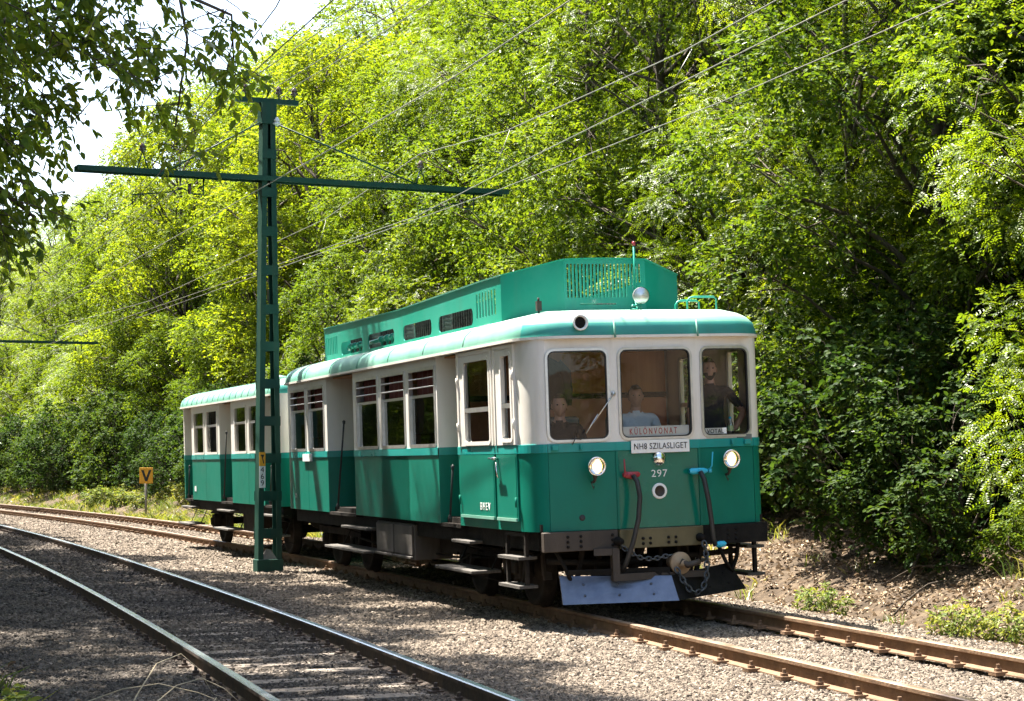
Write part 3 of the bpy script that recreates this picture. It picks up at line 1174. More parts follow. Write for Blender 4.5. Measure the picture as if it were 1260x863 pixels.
def flank(car, side, spec, ze=ZE, wz=(1.735, 2.68), style='bars'):
    """spec: dict with sections [(a0,a1,windows,seams)] and recesses [(a0,a1)]"""
    b = 0.0 if side < 0 else W
    n = (0, side)
    for (a0, a1, wins, seams) in spec['sections']:
        pl = Plane((a1, b), (a0, b), n)
        ops = [(a1 - w1, a1 - w0, wz[0] + 0.02, wz[1], 0.03) for (w0, w1) in wins]
        mb = MB()
        wall(mb, pl, 0, a1 - a0, ZB, ze, ops, 0.05)
        mb.build('upper_wall', 'cream', car)
        ml = MB()
        wall(ml, pl, 0.06, a1 - a0 - 0.06, ZK + 0.08, ze, ops, 0.0, off=-0.055)
        ml.build('inner_lining', 'lining', car)
        lower_panels(car, pl, 0, a1 - a0, [a1 - s for s in seams])
        band_strip(car, [(a1, b, 0, side), (a0, b, 0, side)])
        for o in ops:
            side_window(car, pl, o, style)
    D = spec.get('depth', 0.62)
    for (a0, a1) in spec['recesses']:
        bi = b - side * D
        # forward-facing, inner (door) and backward-facing panels
        for (A, B, nn, door) in (((a1, b), (a1 - 0.10, bi), (-1, 0.0), False), ((a1 - 0.10, bi), (a0 + 0.05, bi), (0, side), True), ((a0 + 0.05, bi), (a0, b), (1, 0), False)):
            pl = Plane(A, B, nn)
            ops = []
            if door:
                ops = [(0.14, pl.L - 0.14, 1.75, 2.6, 0.04)] if pl.L > 0.45 else []
            mb = MB()
            wall(mb, pl, 0, pl.L, ZB, ze, ops, 0.03)
            mb.build('recess_door' if door else 'recess_wall', 'cream', car)
            m = MB()
            wall(m, pl, 0, pl.L, ZK, ZC, [], 0.0)
            m.build('recess_panel', 'green', car)
            band_strip(car, [(A[0], A[1], nn[0], nn[1]), (B[0], B[1], nn[0], nn[1])], off=0.006)
            for o in ops:
                pane('pane', pl, o, -0.02, car, 'glass_side', 0.04)
        fl = MB()
        abox(fl, a0 + 0.002, a1 - 0.002, min(b, bi), max(b, bi), ZK - 0.03, ZK + 0.01)
        fl.build('recess_floor', 'under', car)
        # chained safety bar hanging across the recess
        sb = MB()
        e0, e1 = P(a0 + (a1 - a0) * 0.30, b + side * 0.02, 2.12), P(a0 + (a1 - a0) * 0.58, b + side * 0.03, 0.98)
        if a1 - a0 < 0.9:
            e0, e1 = P(a0 + 0.14, b + side * 0.03, 1.50), P(a0 + 0.30, b + side * 0.03, 0.95)
        sb.tube([e0, (e0 + e1) / 2, e1], 0.013, 6)
        sb.lathe(e1, (0, 0, -1), [(-0.02, 0.016), (0.02, 0.026), (0.06, 0.02), (0.07, 0.0)], 8)
        sb.lathe(e0, (0, 0, 1), [(-0.02, 0.016), (0.02, 0.024), (0.04, 0.0)], 8)
        sb.build('safety_bar', 'rubber', car)


def wheel_set(car, a, r=0.42):
    for sgn in (-1, 1):
        mb = MB()
        c = P(a, W / 2 + sgn * 0.72, r)
        mb.lathe(c, (0, sgn, 0), [(-0.03, 0.001), (-0.03, r + 0.025), (0.0, r + 0.025), (0.012, r), (0.10, r - 0.006), (0.10, r - 0.07), (0.065, r - 0.085),
                                   (0.05, 0.16), (0.09, 0.11), (0.13, 0.10), (0.13, 0.001)], 28)
        w_ = mb.build('wheel', 'under', car)
        bx = MB()
        abox(bx, a - 0.11, a + 0.11, W / 2 + sgn * 0.93 - 0.08, W / 2 + sgn * 0.93 + 0.08, r - 0.12, r + 0.14)
        abox(bx, a - 0.07, a + 0.07, W / 2 + sgn * 1.02 - 0.03, W / 2 + sgn * 1.02 + 0.03, r - 0.07, r + 0.07)
        bevel(bx.build('axle_box', 'under', car), 0.015)
        sp = MB()
        for k in range(4):
            ln = 0.46 - k * 0.09
            abox(sp, a - ln, a + ln, W / 2 + sgn * 0.93 - 0.045, W / 2 + sgn * 0.93 + 0.045, r + 0.145 + k * 0.018, r + 0.16 + k * 0.018)
        sp.build('leaf_spring', 'black', car)
    ax = MB()
    ax.tube([P(a, 0.45, r), P(a, W - 0.45, r)], 0.07, 10)
    ax.build('axle', 'under', car)


def footboard(car, a0, a1, z, side=-1, reach=0.10, inner=0.22, hang=0.85):
    b = 0.0 if side < 0 else W
    mb = MB()
    b0, b1 = sorted((b + side * reach, b - side * inner))
    abox(mb, a0, a1, b0, b1, z - 0.035, z)
    o = bevel(mb.build('footboard', 'wood', car), 0.006)
    br = MB()
    for a in (a0 + 0.10, a1 - 0.10):
        br.bar(P(a, b - side * inner * 0.6, z - 0.03), P(a, b - side * (inner + 0.16), hang), 0.035, 0.012)
        br.bar(P(a, b + side * reach * 0.8, z - 0.036), P(a, b - side * (inner + 0.1), z - 0.16), 0.03, 0.012)
    br.build('bracket', 'black', car)
    return o


def underframe(car, L):
    mb = MB()
    for b0, b1 in ((0.10, 0.24), (W - 0.24, W - 0.10)):
        abox(mb, 0.25, L - 0.25, b0, b1, 0.66, 0.852)
    for a in np.arange(0.6, L - 0.4, 1.3):
        abox(mb, a - 0.05, a + 0.05, 0.25, W - 0.25, 0.70, 0.83)
    mb.build('underframe', 'black', car)
    fl = MB()
    abox(fl, 0.12, L - 0.12, 0.08, W - 0.08, 0.856, 0.93)
    fl.build('floor', 'under', car)


# ---- railcar -----------------------------------------------------------------
fwA = Vector((math.cos(HD), math.sin(HD), 0))
rtA = Vector((-fwA.y, fwA.x, 0))
rtc = rtA * math.cos(CANT) + Vector((0, 0, 1)) * math.sin(CANT)
railcar = empty('railcar', mat=car_matrix(Vector((0.2538, 19.0188, 0)) + rtc * (W / 2), fwA))
tag(railcar, 'green and cream railcar numbered 297 with lit headlights and roof radiator cowl', 'railcar')
LR = 11.9
CS = 0.50      # where the straight side starts behind the front
spec = dict(sections=[(3.361, 7.40, [(3.44, 4.56), (4.76, 5.88), (6.08, 7.20)], (4.66, 5.98)),
                      (8.978, 11.55, [(9.16, 10.20), (10.38, 11.42)], (10.29,))],
            recesses=[(2.577, 3.361), (7.40, 8.978)])
for sd in (-1, 1):
    flank(railcar, sd, spec)
make_roof(railcar, LR, ZE, 3.145, [2.1, 3.7, 5.3, 6.9, 8.5, 10.1])
underframe(railcar, LR)

# cab side with two door leaves
for sd in (-1, 1):
    b = 0.0 if sd < 0 else W
    pl = Plane((2.577, b), (CS, b), (0, sd))
    ops = [(2.577 - 2.25, 2.577 - 1.345, 1.765, 2.68, 0.06), (2.577 - 0.955, 2.577 - 0.625, 1.785, 2.685, 0.04)]
    mb = MB()
    wall(mb, pl, 0, pl.L, ZB, ZE, ops, 0.03)
    mb.build('upper_wall', 'cream', railcar)
    ml = MB()
    wall(ml, pl, 0.05, pl.L, ZK + 0.08, ZE, ops, 0.0, off=-0.05)
    ml.build('inner_lining', 'cream', railcar)
    lower_panels(railcar, pl, 0, pl.L, [])
    band_strip(railcar, [(2.577, b, 0, sd), (CS, b, 0, sd)])
    for (a0, a1, oi) in ((1.25, 2.47, 0), (0.515, 1.185, 1)):
        s0, s1 = 2.577 - a1, 2.577 - a0
        d = MB()
        wall(d, pl, s0, s1, ZB + 0.004, 2.775, [ops[oi]], 0.02, off=0.016, mi=0)
        for (u0, u1, v0, v1) in ((s0, s0 + 0.002, ZB, 2.775), (s1 - 0.002, s1, ZB, 2.775), (s0, s1, 2.773, 2.775)):
            pbox(d, pl, u0, u1, v0, v1, 0.0, 0.016)
        # raised edge of the leaf
        for (u0, u1, v0, v1) in ((s0, s0 + 0.035, ZB + 0.004, 2.775), (s1 - 0.035, s1, ZB + 0.004, 2.775), (s0 + 0.035, s1 - 0.035, 2.735, 2.775)):
            pbox(d, pl, u0, u1, v0, v1, 0.0165, 0.026)
        pbox(d, pl, s0, s1, 0.955, ZC - 0.004, 0.002, 0.016, 1)
        pbox(d, pl, s0 + 0.03, s1 - 0.03, 0.99, ZC - 0.03, 0.0162, 0.020, 1)
        pbox(d, pl, s0 + 0.02, s1 - 0.02, 0.955, 0.985, 0.0163, 0.034, 2)
        door = d.build('cab_door', ['cream', 'green', 'roof'], railcar)
        o = ops[oi]
        m = MB()
        ring(m, pl, o, 0.02, 0.022, 0.024, -0.02)
        fr = m.build('window_frame', 'cream', door)
        zm = o[2] + (o[3] - o[2]) * 0.40
        pane('pane', pl, (o[0] + 0.02, o[1] - 0.02, o[2] + 0.02, zm), -0.01, door, 'glass', 0.03)
        m = MB()
        pbox(m, pl, o[0] + 0.01, o[1] - 0.01, zm - 0.025, zm + 0.025, -0.02, 0.018)
        m.build('sash_rail', 'alu', door)
        if oi == 0:
            pane('pane', pl, (o[0] + 0.02, o[1] - 0.02, zm, o[3] - 0.02), 0.0, door, 'glass', 0.03)
        hs = s0 + 0.01 if oi == 0 else s1 - 0.01
        for z in (1.15, 1.95, 2.45):
            h = MB()
            h.tube([pl.pt(hs, z - 0.05, 0.034), pl.pt(hs, z + 0.05, 0.034)], 0.013, 8)
            h.build('hinge', 'cream' if z > 1.7 else 'green', door)
        if oi == 1:
            h = MB()
            h.tube([pl.pt(s0 + 0.07, 1.60, 0.02), pl.pt(s0 + 0.07, 1.60, 0.085)], 0.016, 8)
            h.tube([pl.pt(s0 - 0.04, 1.605, 0.085), pl.pt(s0 + 0.20, 1.60, 0.085)], 0.012, 8)
            h.tube([pl.pt(s0 + 0.09, 1.56, 0.05), pl.pt(s0 + 0.11, 1.44, 0.05), pl.pt(s0 + 0.10, 1.40, 0.03)], 0.012, 8)
            h.build('handle', 'chrome', door)
        if oi == 0 and sd < 0:
            lt = link_mesh('lettering', text_mesh('BHEV', 0.115, 'white', spacing=1.3, sx=1.1), door)
            c = pl.pt(s0 + 0.88, 1.085, 0.0215)
            lt.matrix_local = Matrix(((1, 0, 0, c.x), (0, 0, -1, c.y), (0, 1, 0, c.z), (0, 0, 0, 1)))

# rear end of the railcar and its corners, front corners, three front facets
arcF = []
for k in range(9):
    t = k / 8
    p0_, p1_, p2_ = Vector((CS, 0)), Vector((0.13, 0.0)), Vector((0.085, 0.17))
    q = p0_ * (1 - t) ** 2 + p1_ * 2 * t * (1 - t) + p2_ * t * t
    arcF.append((q.x, q.y))


def strip(car, pts, z0, z1, name, mat, smooth=True):
    mb = MB()
    vs = []
    for a, b in pts:
        vs += [P(a, b, z0), P(a, b, z1)]
    mb.add(vs, [(2 * i, 2 * i + 2, 2 * i + 3, 2 * i + 1) for i in range(len(pts) - 1)], 0, smooth)
    return mb.build(name, mat, car)


def outline_normals(pts, sgn):
    out = []
    for i, (a, b) in enumerate(pts):
        a0, b0 = pts[max(i - 1, 0)]
        a1, b1 = pts[min(i + 1, len(pts) - 1)]
        d = Vector((a1 - a0, b1 - b0)).normalized()
        out.append((a, b, -d.y * sgn if sgn else 0, d.x * sgn))
    return out


for sd in (-1, 1):
    pts = [(a, b if sd < 0 else W - b) for a, b in arcF]
    strip(railcar, pts, ZB, ZE, 'corner_wall', 'cream')
    strip(railcar, pts, ZK, ZC, 'corner_panel', 'green')
    nn = []
    for (a, b, na_, nb_) in outline_normals(pts, 1):
        v = Vector((na_, nb_))
        if v.x > 0:
            v = -v
        if sd < 0 and v.y > 0.3 or sd > 0 and v.y < -0.3:
            v = -v
        nn.append((a, b, v.x, v.y))
    band_strip(railcar, nn)
    # rear corner and end wall
    pr = [(LR - 0.35, 0), (LR - 0.2, 0.015), (LR - 0.06, 0.09), (LR, 0.25), (LR, W / 2)]
    pr = [(a, b if sd < 0 else W - b) for a, b in pr]
    strip(railcar, pr, ZB, ZE, 'corner_wall', 'cream')
    strip(railcar, pr, ZK, ZB, 'corner_panel', 'green')

FB = [0.17, 0.875, 1.785, W - 0.17]
FA = [0.085, 0.0, 0.0, 0.085]
fwin = [(0.187, 0.808), (0.935, 1.722), (1.848, 2.408)]
front_planes = []
for i in range(3):
    pl = Plane((FA[i], FB[i]), (FA[i + 1], FB[i + 1]), (-1, (-0.1, 0, 0.1)[i]))
    front_planes.append(pl)
    k = pl.L / (FB[i + 1] - FB[i])
    o = ((fwin[i][0] - FB[i]) * k, (fwin[i][1] - FB[i]) * k, 1.765, 2.672, 0.075)
    mb = MB()
    wall(mb, pl, 0, pl.L, ZB, ZE, [o], 0.04)
    mb.build('front_wall', 'cream', railcar)
    ml = MB()
    wall(ml, pl, 0, pl.L, 1.2, ZE, [o], 0.0, off=-0.045)
    ml.build('inner_lining', 'cream', railcar)
    m = MB()
    pbox(m, pl, 0.003, pl.L - 0.003, ZK, ZC, -0.02, 0.0)
    bevel(m.build('front_panel', 'green_gloss' if i == 1 else 'green', railcar), 0.003)
    band_strip(railcar, [(FA[i], FB[i], -1, 0), (FA[i + 1], FB[i + 1], -1, 0)])
    fr = MB()
    ring(fr, pl, o, 0.020, 0.006, 0.014, -0.02)
    wn = fr.build('window', 'alu', railcar)
    fr = MB()
    ring(fr, pl, (o[0] + 0.006, o[1] - 0.006, o[2] + 0.006, o[3] - 0.006, 0.07), 0.0, 0.012, 0.011, -0.02)
    fr.build('seal', 'rubber', wn)
    pane('pane', pl, (o[0] + 0.012, o[1] - 0.012, o[2] + 0.012, o[3] - 0.012), -0.008, wn, 'glass', 0.065)
for b in (0.875, 1.785):
    m = MB()
    abox(m, -0.012, 0.0, b - 0.012, b + 0.012, ZK, ZC)
    m.build('seam_strip', 'green', railcar)
# small junction boxes and catches on the waist band
for b, wd in ((0.235, 0.07), (0.50, 0.025), (2.18, 0.03), (2.36, 0.075)):
    m = MB()
    a_ = 0.085 * (1 - (b - 0.17) / 0.705) if b < 1 else 0.085 * (1 - (W - 0.17 - b) / 0.705)
    abox(m, a_ - 0.05, a_ - 0.004, b - wd / 2, b + wd / 2, 1.665, 1.72)
    bevel(m.build('band_fitting', 'band', railcar), 0.006)

# ---- front lamps, valves, number, lettering
for (b, z) in ((0.605, 1.497), (2.085, 1.522)):
    c = P(-0.10, b, z)
    m = MB()
    m.lathe(c, (1, 0, 0), [(-0.075, 0.001), (-0.07, 0.03), (-0.045, 0.062), (-0.005, 0.084), (0.035, 0.094), (0.05, 0.096), (0.052, 0.086), (0.045, 0.084)], 24)
    hl = m.build('headlight', 'chrome', railcar)
    m = MB()
    m.lathe(c, (1, 0, 0), [(0.042, 0.085), (0.053, 0.07), (0.062, 0.045), (0.066, 0.02), (0.067, 0.0005)], 20)
    m.build('lens', 'headlens', hl) if 'headlens' in MAT else m.build('lens', 'glass', hl)
    m = MB()
    m.lathe(c, (1, 0, 0), [(-0.03, 0.001), (-0.02, 0.04), (0.02, 0.074), (0.04, 0.083)], 20)
    m.build('reflector', 'chrome', hl)
    m = MB()
    m.lathe(c, (1, 0, 0), [(-0.005, 0.001), (0.0, 0.03), (0.02, 0.044), (0.038, 0.034), (0.041, 0.001)], 12)
    m.build('bulb', 'lamp', hl)
    m = MB()
    m.tube([c + Vector((-0.02, 0, -0.09)), c + Vector((-0.02, 0, -0.125)), c + Vector((-0.055, 0, -0.155)), c + Vector((-0.11, 0, -0.16))], 0.014, 8)
    m.lathe(c + Vector((-0.02, 0, -0.085)), (0, 0, -1), [(0, 0.024), (0.03, 0.024), (0.035, 0.012), (0.06, 0.012)], 10)
    m.tube([c + Vector((-0.02, -0.01, -0.13)), c + Vector((0.0, -0.05, -0.17)), c + Vector((-0.02, -0.02, -0.22)), c + Vector((-0.08, 0.01, -0.20))], 0.005, 5)
    m.build('lamp_bracket', 'brownsteel', hl)
m = MB()
c = P(0.0, 1.335, 1.553)
m.lathe(c, (1, 0, 0), [(0.0, 0.078), (0.02, 0.076), (0.045, 0.062), (0.062, 0.036), (0.068, 0.001)], 20)
m.build('marker_lamp', 'chrome', railcar)
m = MB()
c = P(0.0, 1.330, 1.222)
m.lathe(c, (1, 0, 0), [(0.0, 0.082), (0.014, 0.080), (0.018, 0.072), (0.015, 0.055)], 24)
sk = m.build('front_socket', 'white', railcar)
m = MB()
m.lathe(c, (1, 0, 0), [(0.016, 0.056), (0.022, 0.053), (0.010, 0.048), (0.012, 0.001)], 20)
m.build('socket_cover', 'brownsteel', sk)
lt = link_mesh('number', text_mesh('297', 0.105, 'white', spacing=1.12, sx=1.05), railcar)
c = P(-0.003, 1.335, 1.398)


def front_text(o, c):
    o.matrix_local = Matrix(((0, 0, 1, c.x), (1, 0, 0, c.y), (0, 1, 0, c.z), (0, 0, 0, 1)))


front_text(lt, c)
# horn on the roof front, roof clips, wiper
m = MB()
c = P(-0.02, 0.515, 2.945)
m.lathe(c, (1, 0, 0), [(-0.12, 0.03), (-0.05, 0.05), (0.03, 0.082), (0.045, 0.082), (0.04, 0.062), (-0.02, 0.055)], 20)
hn = m.build('horn', 'white', railcar)
m = MB()
m.lathe(c, (1, 0, 0), [(0.02, 0.06), (0.022, 0.001)], 16)
m.build('horn_mesh', 'black', hn)
for b in (0.875, 1.785):
    m = MB()
    m.tube([P(-0.085, b, ZE - 0.01), P(-0.08, b, ZE + 0.03), P(-0.06, b, ZE + 0.16)], 0.012, 6)
    m.build('roof_clip', 'roof', railcar)
m = MB()
m.lathe(P(0.0, 0.862, 2.222), (1, 0, 0), [(0.0, 0.022), (0.025, 0.02), (0.03, 0.0)], 12)
m.tube([P(-0.03, 0.86, 2.22), P(-0.045, 0.62, 1.93)], 0.006, 5)
m.tube([P(-0.03, 0.86, 2.22), P(-0.05, 0.66, 1.99)], 0.005, 5)
m.tube([P(-0.03, 0.68, 2.02), P(-0.03, 0.545, 1.83)], 0.008, 5)
m.build('wiper', 'alu', railcar)
m = MB()
m.tube([P(0.0, 0.50, 1.77), P(-0.01, 0.44, 1.79), P(-0.01, 0.40, 1.72)], 0.006, 5)
m.build('wiper_arm', 'rubber', railcar)

# air hoses with red and blue cocks
m = MB()
m.tube([P(0.0, 0.995, 1.392), P(-0.13, 1.00, 1.392)], 0.024, 8)
m.tube([P(-0.06, 0.94, 1.40), P(-0.06, 1.06, 1.38)], 0.034, 8)
m.lathe(P(-0.06, 0.945, 1.40), (0, 1, 0), [(-0.03, 0.02), (0.0, 0.032), (0.13, 0.03), (0.15, 0.018)], 10)
m.tube([P(-0.08, 0.93, 1.40), P(-0.08, 0.925, 1.56)], 0.008, 6)
m.build('brake_cock', 'red', railcar)
m = MB()
m.tube([P(-0.12, 1.00, 1.39), P(-0.16, 1.025, 1.33), P(-0.17, 1.045, 1.18), P(-0.17, 1.02, 0.95), P(-0.15, 0.96, 0.72), P(-0.10, 0.90, 0.52), P(-0.04, 0.88, 0.44)], 0.026, 10)
m.build('air_hose', 'rubber', railcar)
m = MB()
m.tube([P(0.0, 1.745, 1.408), P(-0.13, 1.74, 1.408)], 0.024, 8)
m.lathe(P(-0.07, 1.67, 1.41), (0, 1, 0), [(-0.03, 0.02), (0.0, 0.034), (0.13, 0.032), (0.17, 0.018)], 10)
m.tube([P(-0.08, 1.86, 1.42), P(-0.10, 1.88, 1.46), P(-0.10, 1.895, 1.60)], 0.008, 6)
m.tube([P(-0.07, 1.87, 1.39), P(-0.07, 1.87, 1.43)], 0.022, 6)
m.lathe(P(-0.17, 1.90, 0.66), (0.3, 1, 0.1), [(-0.04, 0.02), (0.0, 0.034), (0.05, 0.03), (0.07, 0.01)], 8)
m.build('brake_cock', 'blue', railcar)
m = MB()
m.tube([P(-0.12, 1.74, 1.40), P(-0.17, 1.755, 1.33), P(-0.18, 1.79, 1.12), P(-0.18, 1.815, 0.90), P(-0.17, 1.835, 0.72), P(-0.16, 1.86, 0.65)], 0.026, 10)
m.build('air_hose', 'rubber', railcar)

# buffer beam plates with bolts
for (b0, b1, mt, a_) in ((0.07, 0.865, 'brownsteel', 0.03), (0.868, 1.79, 'beam_mid', 0.0), (1.793, W - 0.08, 'black', 0.03)):  # right plate near black, the other two brown
    m = MB()
    abox(m, a_ - 0.03, a_ + 0.06, b0, b1, 0.655, 0.852)
    bb = bevel(m.build('buffer_beam', mt if mt in MAT else 'brownsteel', railcar), 0.006)
    for bc in ({0.07: (0.32, 0.46, 0.80), 0.868: (1.12, 1.20, 1.40, 1.48), 1.793: (2.08, 2.17)}[b0]):
        for z in (0.70, 0.75, 0.80):
            if b0 == 0.868 and z == 0.80:
                continue
            h = MB()
            h.lathe(P(a_ - 0.03, bc, z), (1, 0, 0), [(0, 0.016), (0.012, 0.015), (0.018, 0.008), (0.019, 0.0)], 8)
            h.build('bolt', 'black', bb)
# snow plough
for (nm, q, mt) in (('plough_blade', [(0.22, 0.30, 0.40), (-0.14, 1.37, 0.37), (-0.30, 1.375, 0.13), (0.10, 0.285, 0.12)], 'plow_blue'),
                    ('plough_blade', [(-0.14, 1.372, 0.37), (0.26, 2.20, 0.44), (0.14, 2.33, 0.17), (-0.30, 1.377, 0.13)], 'black')):
    m = MB()
    m.prism([P(*x) for x in q], (-0.02, 0, 0))
    bl = m.build(nm, mt, railcar)
    for f in (0.2, 0.5, 0.8):
        for g in (0.3, 0.7):
            x = Vector(q[0]).lerp(Vector(q[1]), f).lerp(Vector(q[3]).lerp(Vector(q[2]), f), g)
            h = MB()
            h.lathe(P(*x), (1, 0, 0.5), [(-0.01, 0.014), (0.008, 0.012), (0.013, 0.0)], 7)
            h.build('rivet', mt, bl)
m = MB()
m.prism([P(0.02, 0.30, 0.42), P(-0.10, 1.37, 0.375), P(-0.11, 1.37, 0.455), P(0.0, 0.33, 0.47)], (-0.03, 0, 0))
m.build('plough_bracket', 'black', railcar)
# coupler bracket, drawhook disc and chains
m = MB()
for p_, q_ in (((0.02, 0.60, 0.635), (-0.04, 0.80, 0.635)), ((-0.05, 0.80, 0.668), (-0.05, 0.80, 0.345)), ((-0.05, 0.77, 0.375), (-0.05, 1.36, 0.375))):
    m.bar(P(*p_), P(*q_), 0.075, 0.07, 0)
m.build('coupler_bracket', 'brownsteel', railcar)
m = MB()
c = P(-0.10, 1.49, 0.487)
m.lathe(c, (1, 0, 0), [(-0.25, 0.05), (-0.03, 0.05), (-0.03, 0.114), (0.012, 0.114), (0.02, 0.105), (0.02, 0.04), (0.10, 0.035), (0.11, 0.001)], 24)
dk = m.build('drawbar_plate', 'disc_rust' if 'disc_rust' in MAT else 'brownsteel', railcar)
m = MB()
m.tube([c + Vector((0.06, -0.02, 0.02)), c + Vector((0.10, 0.04, -0.015)), c + Vector((0.10, 0.12, 0.0)), c + Vector((0.08, 0.17, 0.01))], [0.036, 0.034, 0.03, 0.03], 10)
m.build('drawhook', 'brownsteel', dk)
m = MB()
abox(m, -0.10, 0.02, 1.28, 1.78, 0.34, 0.40)
m.build('drawbar_beam', 'brownsteel', railcar)


def chain(car, pts, link=0.062, th=0.0085, name='coupling_chain'):
    pts = [P(*q) for q in pts]
    # resample
    segs = [0]
    for i in range(1, len(pts)):
        segs.append(segs[-1] + (pts[i] - pts[i - 1]).length)

    def at(d):
        for i in range(1, len(pts)):
            if d <= segs[i] or i == len(pts) - 1:
                t = (d - segs[i - 1]) / max(segs[i] - segs[i - 1], 1e-6)
                return pts[i - 1].lerp(pts[i], min(max(t, 0), 1))
    m = MB()
    n = int(segs[-1] / (link * 0.72))
    for k in range(n):
        d = k * link * 0.72
        p0, p1 = at(max(d - 0.01, 0)), at(d + 0.01)
        ax = (p1 - p0).normalized()
        rf = Vector((1, 0, 0)) if k % 2 else Vector((0, 0.7, 0.7))
        s = (rf - ax * rf.dot(ax)).normalized()
        c_ = at(d)
        lp = []
        for j in range(10):
            t = 2 * math.pi * j / 10
            lp.append(c_ + ax * math.cos(t) * link / 2 + s * math.sin(t) * link * 0.32)
        m.tube(lp + [lp[0]], th, 5, caps=False)
    return m.build(name, 'chain' if 'chain' in MAT else 'rubber', car)


chain(railcar, [(-0.03, 0.85, 0.72), (-0.08, 0.93, 0.63), (-0.11, 1.06, 0.56), (-0.13, 1.18, 0.545), (-0.14, 1.30, 0.565), (-0.16, 1.40, 0.585)])
chain(railcar, [(-0.18, 1.42, 0.42), (-0.22, 1.46, 0.32), (-0.24, 1.52, 0.225), (-0.25, 1.59, 0.19), (-0.24, 1.66, 0.22), (-0.22, 1.72, 0.34), (-0.19, 1.745, 0.52), (-0.10, 1.75, 0.745)], 0.075, 0.010)
for b in (0.85, 1.745):
    m = MB()
    m.lathe(P(-0.0, b, 0.735), (1, 0, 0), [(0, 0.045), (0.05, 0.045), (0.06, 0.03), (0.12, 0.03), (0.125, 0.0)], 10)
    m.build('chain_hook', 'black', railcar)
# steps at the cab corners
for sd in (-1, 1):
    b = 0.03 if sd < 0 else W - 0.03
    m = MB()
    for a in (0.44, 1.03):
        m.bar(P(a, b, 0.86), P(a, b, 0.30), 0.035, 0.05)
    abox(m, 0.44, 1.03, b - 0.02, b + 0.02, 0.80, 0.84)
    st = m.build('step_ladder', 'under', railcar)
    for z in (0.31, 0.60):
        t = MB()
        abox(t, 0.40, 1.07, b - 0.10, b + 0.10, z - 0.03, z)
        t.build('tread', 'wood', st)
m = MB()
for k in range(7):
    x = 0.35 + k * 0.22
    m.bar(P(0.25 + 0.05 * (k % 3), 0.22 + x, 0.66), P(0.35 + 0.1 * (k % 2), 0.2 + x + 0.03 * ((k % 3) - 1), 0.28 + 0.06 * (k % 2)), 0.04, 0.05)
m.tube([P(0.3, 0.2, 0.55), P(0.32, 0.9, 0.5), P(0.3, 1.6, 0.53), P(0.28, 2.3, 0.56)], 0.03, 8)
m.tube([P(0.2, 2.05, 0.64), P(0.16, 2.12, 0.45), P(0.2, 2.2, 0.36), P(0.24, 2.28, 0.5), P(0.24, 2.3, 0.64)], 0.022, 8)
m.tube([P(0.18, 0.25, 0.66), P(0.12, 0.32, 0.5), P(0.18, 0.40, 0.36), P(0.3, 0.46, 0.42)], 0.022, 8)
m.build('brake_pipes', 'under', railcar)

for a in (1.55, 3.45, 8.75, 10.55):
    wheel_set(railcar, a)
for a0, a1 in ((1.15, 3.85), (8.35, 10.95)):
    for sgn in (-1, 1):
        m = MB()
        abox(m, a0, a1, W / 2 + sgn * 0.97 - 0.04, W / 2 + sgn * 0.97 + 0.04, 0.50, 0.60)
        for k in range(2):
            am = a0 + 0.40 + k * (a1 - a0 - 0.8)
            m.bar(P(am - 0.25, W / 2 + sgn * 0.97, 0.55), P(am - 0.1, W / 2 + sgn * 0.97, 0.28), 0.04, 0.06)
            m.bar(P(am + 0.25, W / 2 + sgn * 0.97, 0.55), P(am + 0.1, W / 2 + sgn * 0.97, 0.28), 0.04, 0.06)
        m.build('bogie_frame', 'under', railcar)
        for ab in (a0 + 0.05, (a0 + a1) / 2, a1 - 0.05):
            s_ = MB()
            s_.bar(P(ab, W / 2 + sgn * 0.80, 0.62), P(ab - 0.05, W / 2 + sgn * 0.80, 0.30), 0.09, 0.05)
            s_.bar(P(ab + 0.08, W / 2 + sgn * 0.82, 0.78), P(ab + 0.02, W / 2 + sgn * 0.82, 0.34), 0.03, 0.03)
            s_.build('brake_shoe', 'brownsteel', railcar)
for sd in (-1, 1):
    footboard(railcar, 1.90, 3.32, 0.385, sd, 0.10, 0.24)
    footboard(railcar, 2.10, 2.80, 0.70, sd, 0.05, 0.20)
    footboard(railcar, 6.62, 8.92, 0.40, sd, 0.10, 0.24)
    footboard(railcar, 6.66, 8.10, 0.70, sd, 0.05, 0.20)
    b0, b1 = (0.06, 0.55) if sd < 0 else (W - 0.55, W - 0.06)
    m = MB()
    abox(m, 4.72, 6.52, b0, b1, 0.36, 0.80)
    bx = bevel(m.build('battery_box', 'boxgrey' if 'boxgrey' in MAT else 'under', railcar), 0.01)
    be = b0 if sd < 0 else b1
    for a0, a1 in ((4.76, 5.60), (5.64, 6.48)):
        d = MB()
        abox(d, a0, a1, be + sd * 0.012 - 0.012, be + sd * 0.012 + 0.012, 0.42, 0.78)
        abox(d, a0, a1, be + sd * 0.03 - 0.02, be + sd * 0.03 + 0.02, 0.375, 0.405)
        bevel(d.build('box_door', 'boxgrey' if 'boxgrey' in MAT else 'under', bx), 0.005)
m = MB()
m.lathe(P(4.4, 0.85, 0.55), (-1, 0, 0), [(-0.01, 0.001), (0, 0.17), (0.9, 0.17), (0.91, 0.001)], 16)
m.tube([P(2.2, 0.3, 0.5), P(4.0, 0.35, 0.42), P(7.5, 0.3, 0.45), P(9, 0.35, 0.5)], 0.016, 6)
m.tube([P(3.3, 0.12, 0.36), P(2.3, 0.14, 0.62)], 0.010, 6)
m.tube([P(1.3, 0.2, 0.75), P(3.2, 0.18, 0.70), P(5, 0.2, 0.72), P(9, 0.2, 0.72), P(11, 0.2, 0.7)], 0.02, 6)
abox(m, 3.9, 4.6, 0.35, 2.2, 0.45, 0.72)
